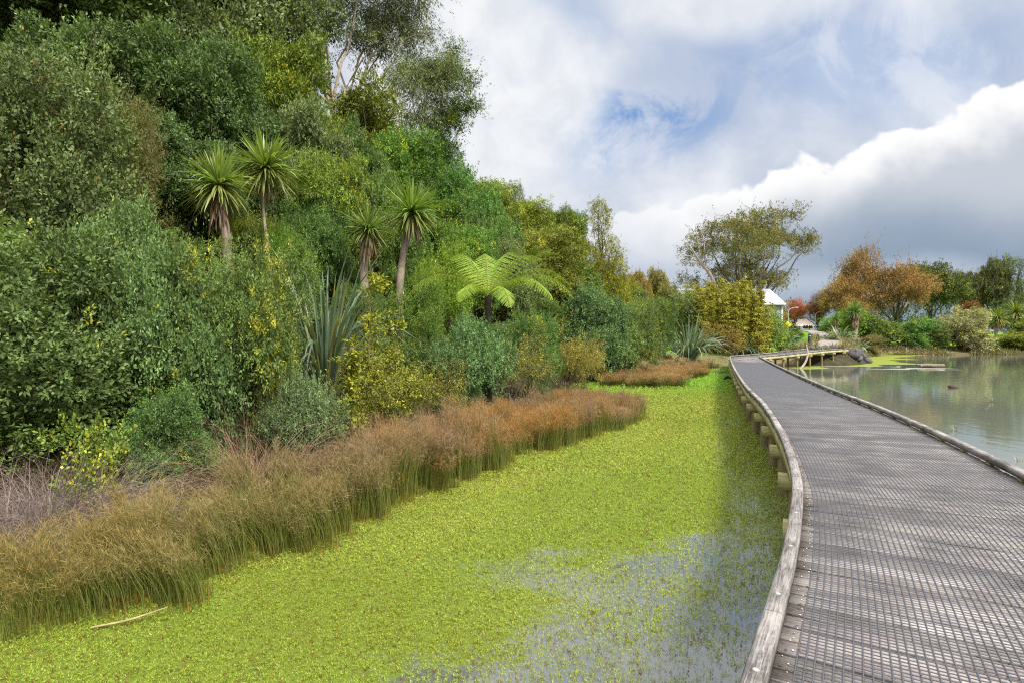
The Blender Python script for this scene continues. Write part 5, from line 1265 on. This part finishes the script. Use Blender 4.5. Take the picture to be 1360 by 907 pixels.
puff = mathn(nt, 'ADD', mathn(nt, 'MULTIPLY', mathn(nt, 'SUBTRACT', wn2, .5), .05), mathn(nt, 'MULTIPLY', mathn(nt, 'SUBTRACT', .45, vor.outputs['Distance']), .034))
tt = mathn(nt, 'ADD', mathn(nt, 'SUBTRACT', fc.outputs[0], V0), puff)       # depth below the cloud top
right = sstep(nt, U0, pu(800), pu(1010))
cm = mathn(nt, 'MULTIPLY', sstep(nt, tt, -.003, .010), mathn(nt, 'ADD', .55, mathn(nt, 'MULTIPLY', right, .45)))
lump = mathn(nt, 'ADD', tt, mathn(nt, 'MULTIPLY', mathn(nt, 'SUBTRACT', wn, .5), .16))
k1 = sstep(nt, lump, .01, .13)
cum = mixc(nt, k1, (1.0, 1.0, 1.0), (.58, .62, .69))
k2 = mathn(nt, 'MULTIPLY', sstep(nt, mathn(nt, 'ADD', Vv, mathn(nt, 'MULTIPLY', mathn(nt, 'SUBTRACT', wn, .5), .10)), .29, .135), sstep(nt, U0, pu(880), pu(1150)))
cum = mixc(nt, mathn(nt, 'MULTIPLY', k2, .95), cum, (.27, .355, .47))
k2b = mathn(nt, 'MULTIPLY', sstep(nt, Vv, .19, .10), sstep(nt, U0, pu(1150), pu(760)))
cum = mixc(nt, mathn(nt, 'MULTIPLY', k2b, .55), cum, (.26, .38, .55))
strip = mathn(nt, 'MULTIPLY', sstep(nt, mathn(nt, 'ABSOLUTE', mathn(nt, 'SUBTRACT', Vv, .105)), .045, .0), .75)
cum = mixc(nt, strip, cum, (.52, .58, .68))
c2 = mixc(nt, cm, c1, cum)
low = sstep(nt, V0, .03, -.02); c2 = mixc(nt, low, c2, (.25, .27, .25))
# overhead sky out of the frame, brightened as an added soft fill light
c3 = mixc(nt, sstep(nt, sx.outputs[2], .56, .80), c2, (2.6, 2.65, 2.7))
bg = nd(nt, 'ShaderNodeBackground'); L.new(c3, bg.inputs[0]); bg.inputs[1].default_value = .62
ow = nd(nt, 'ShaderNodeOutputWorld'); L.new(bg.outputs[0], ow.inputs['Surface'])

sd = bpy.data.lights.new('sun', 'SUN'); sun = bpy.data.objects.new('sun', sd); COL.objects.link(sun)
sd.energy = 3.7; sd.angle = R(12); sd.color = (1, .95, .87)
az, el = R(SUN_AZ), R(SUN_EL)
to_sun = Vector((math.sin(az) * math.cos(el), math.cos(az) * math.cos(el), math.sin(el)))
sun.rotation_euler = to_sun.to_track_quat('Z', 'Y').to_euler()

sc.view_settings.view_transform = 'Standard'; sc.view_settings.look = 'None'; sc.view_settings.gamma = 1; sc.view_settings.exposure = 0.72
sc.render.engine = 'CYCLES'
sc.cycles.max_bounces = 6; sc.cycles.diffuse_bounces = 3; sc.cycles.glossy_bounces = 3; sc.cycles.transmission_bounces = 3; sc.cycles.transparent_max_bounces = 4
sc.cycles.use_denoising = False
sc.cycles.filter_width = 1.15
try: sc.cycles.denoiser = 'OPENIMAGEDENOISE'
except Exception: pass
sc.cycles.sample_clamp_indirect = 6
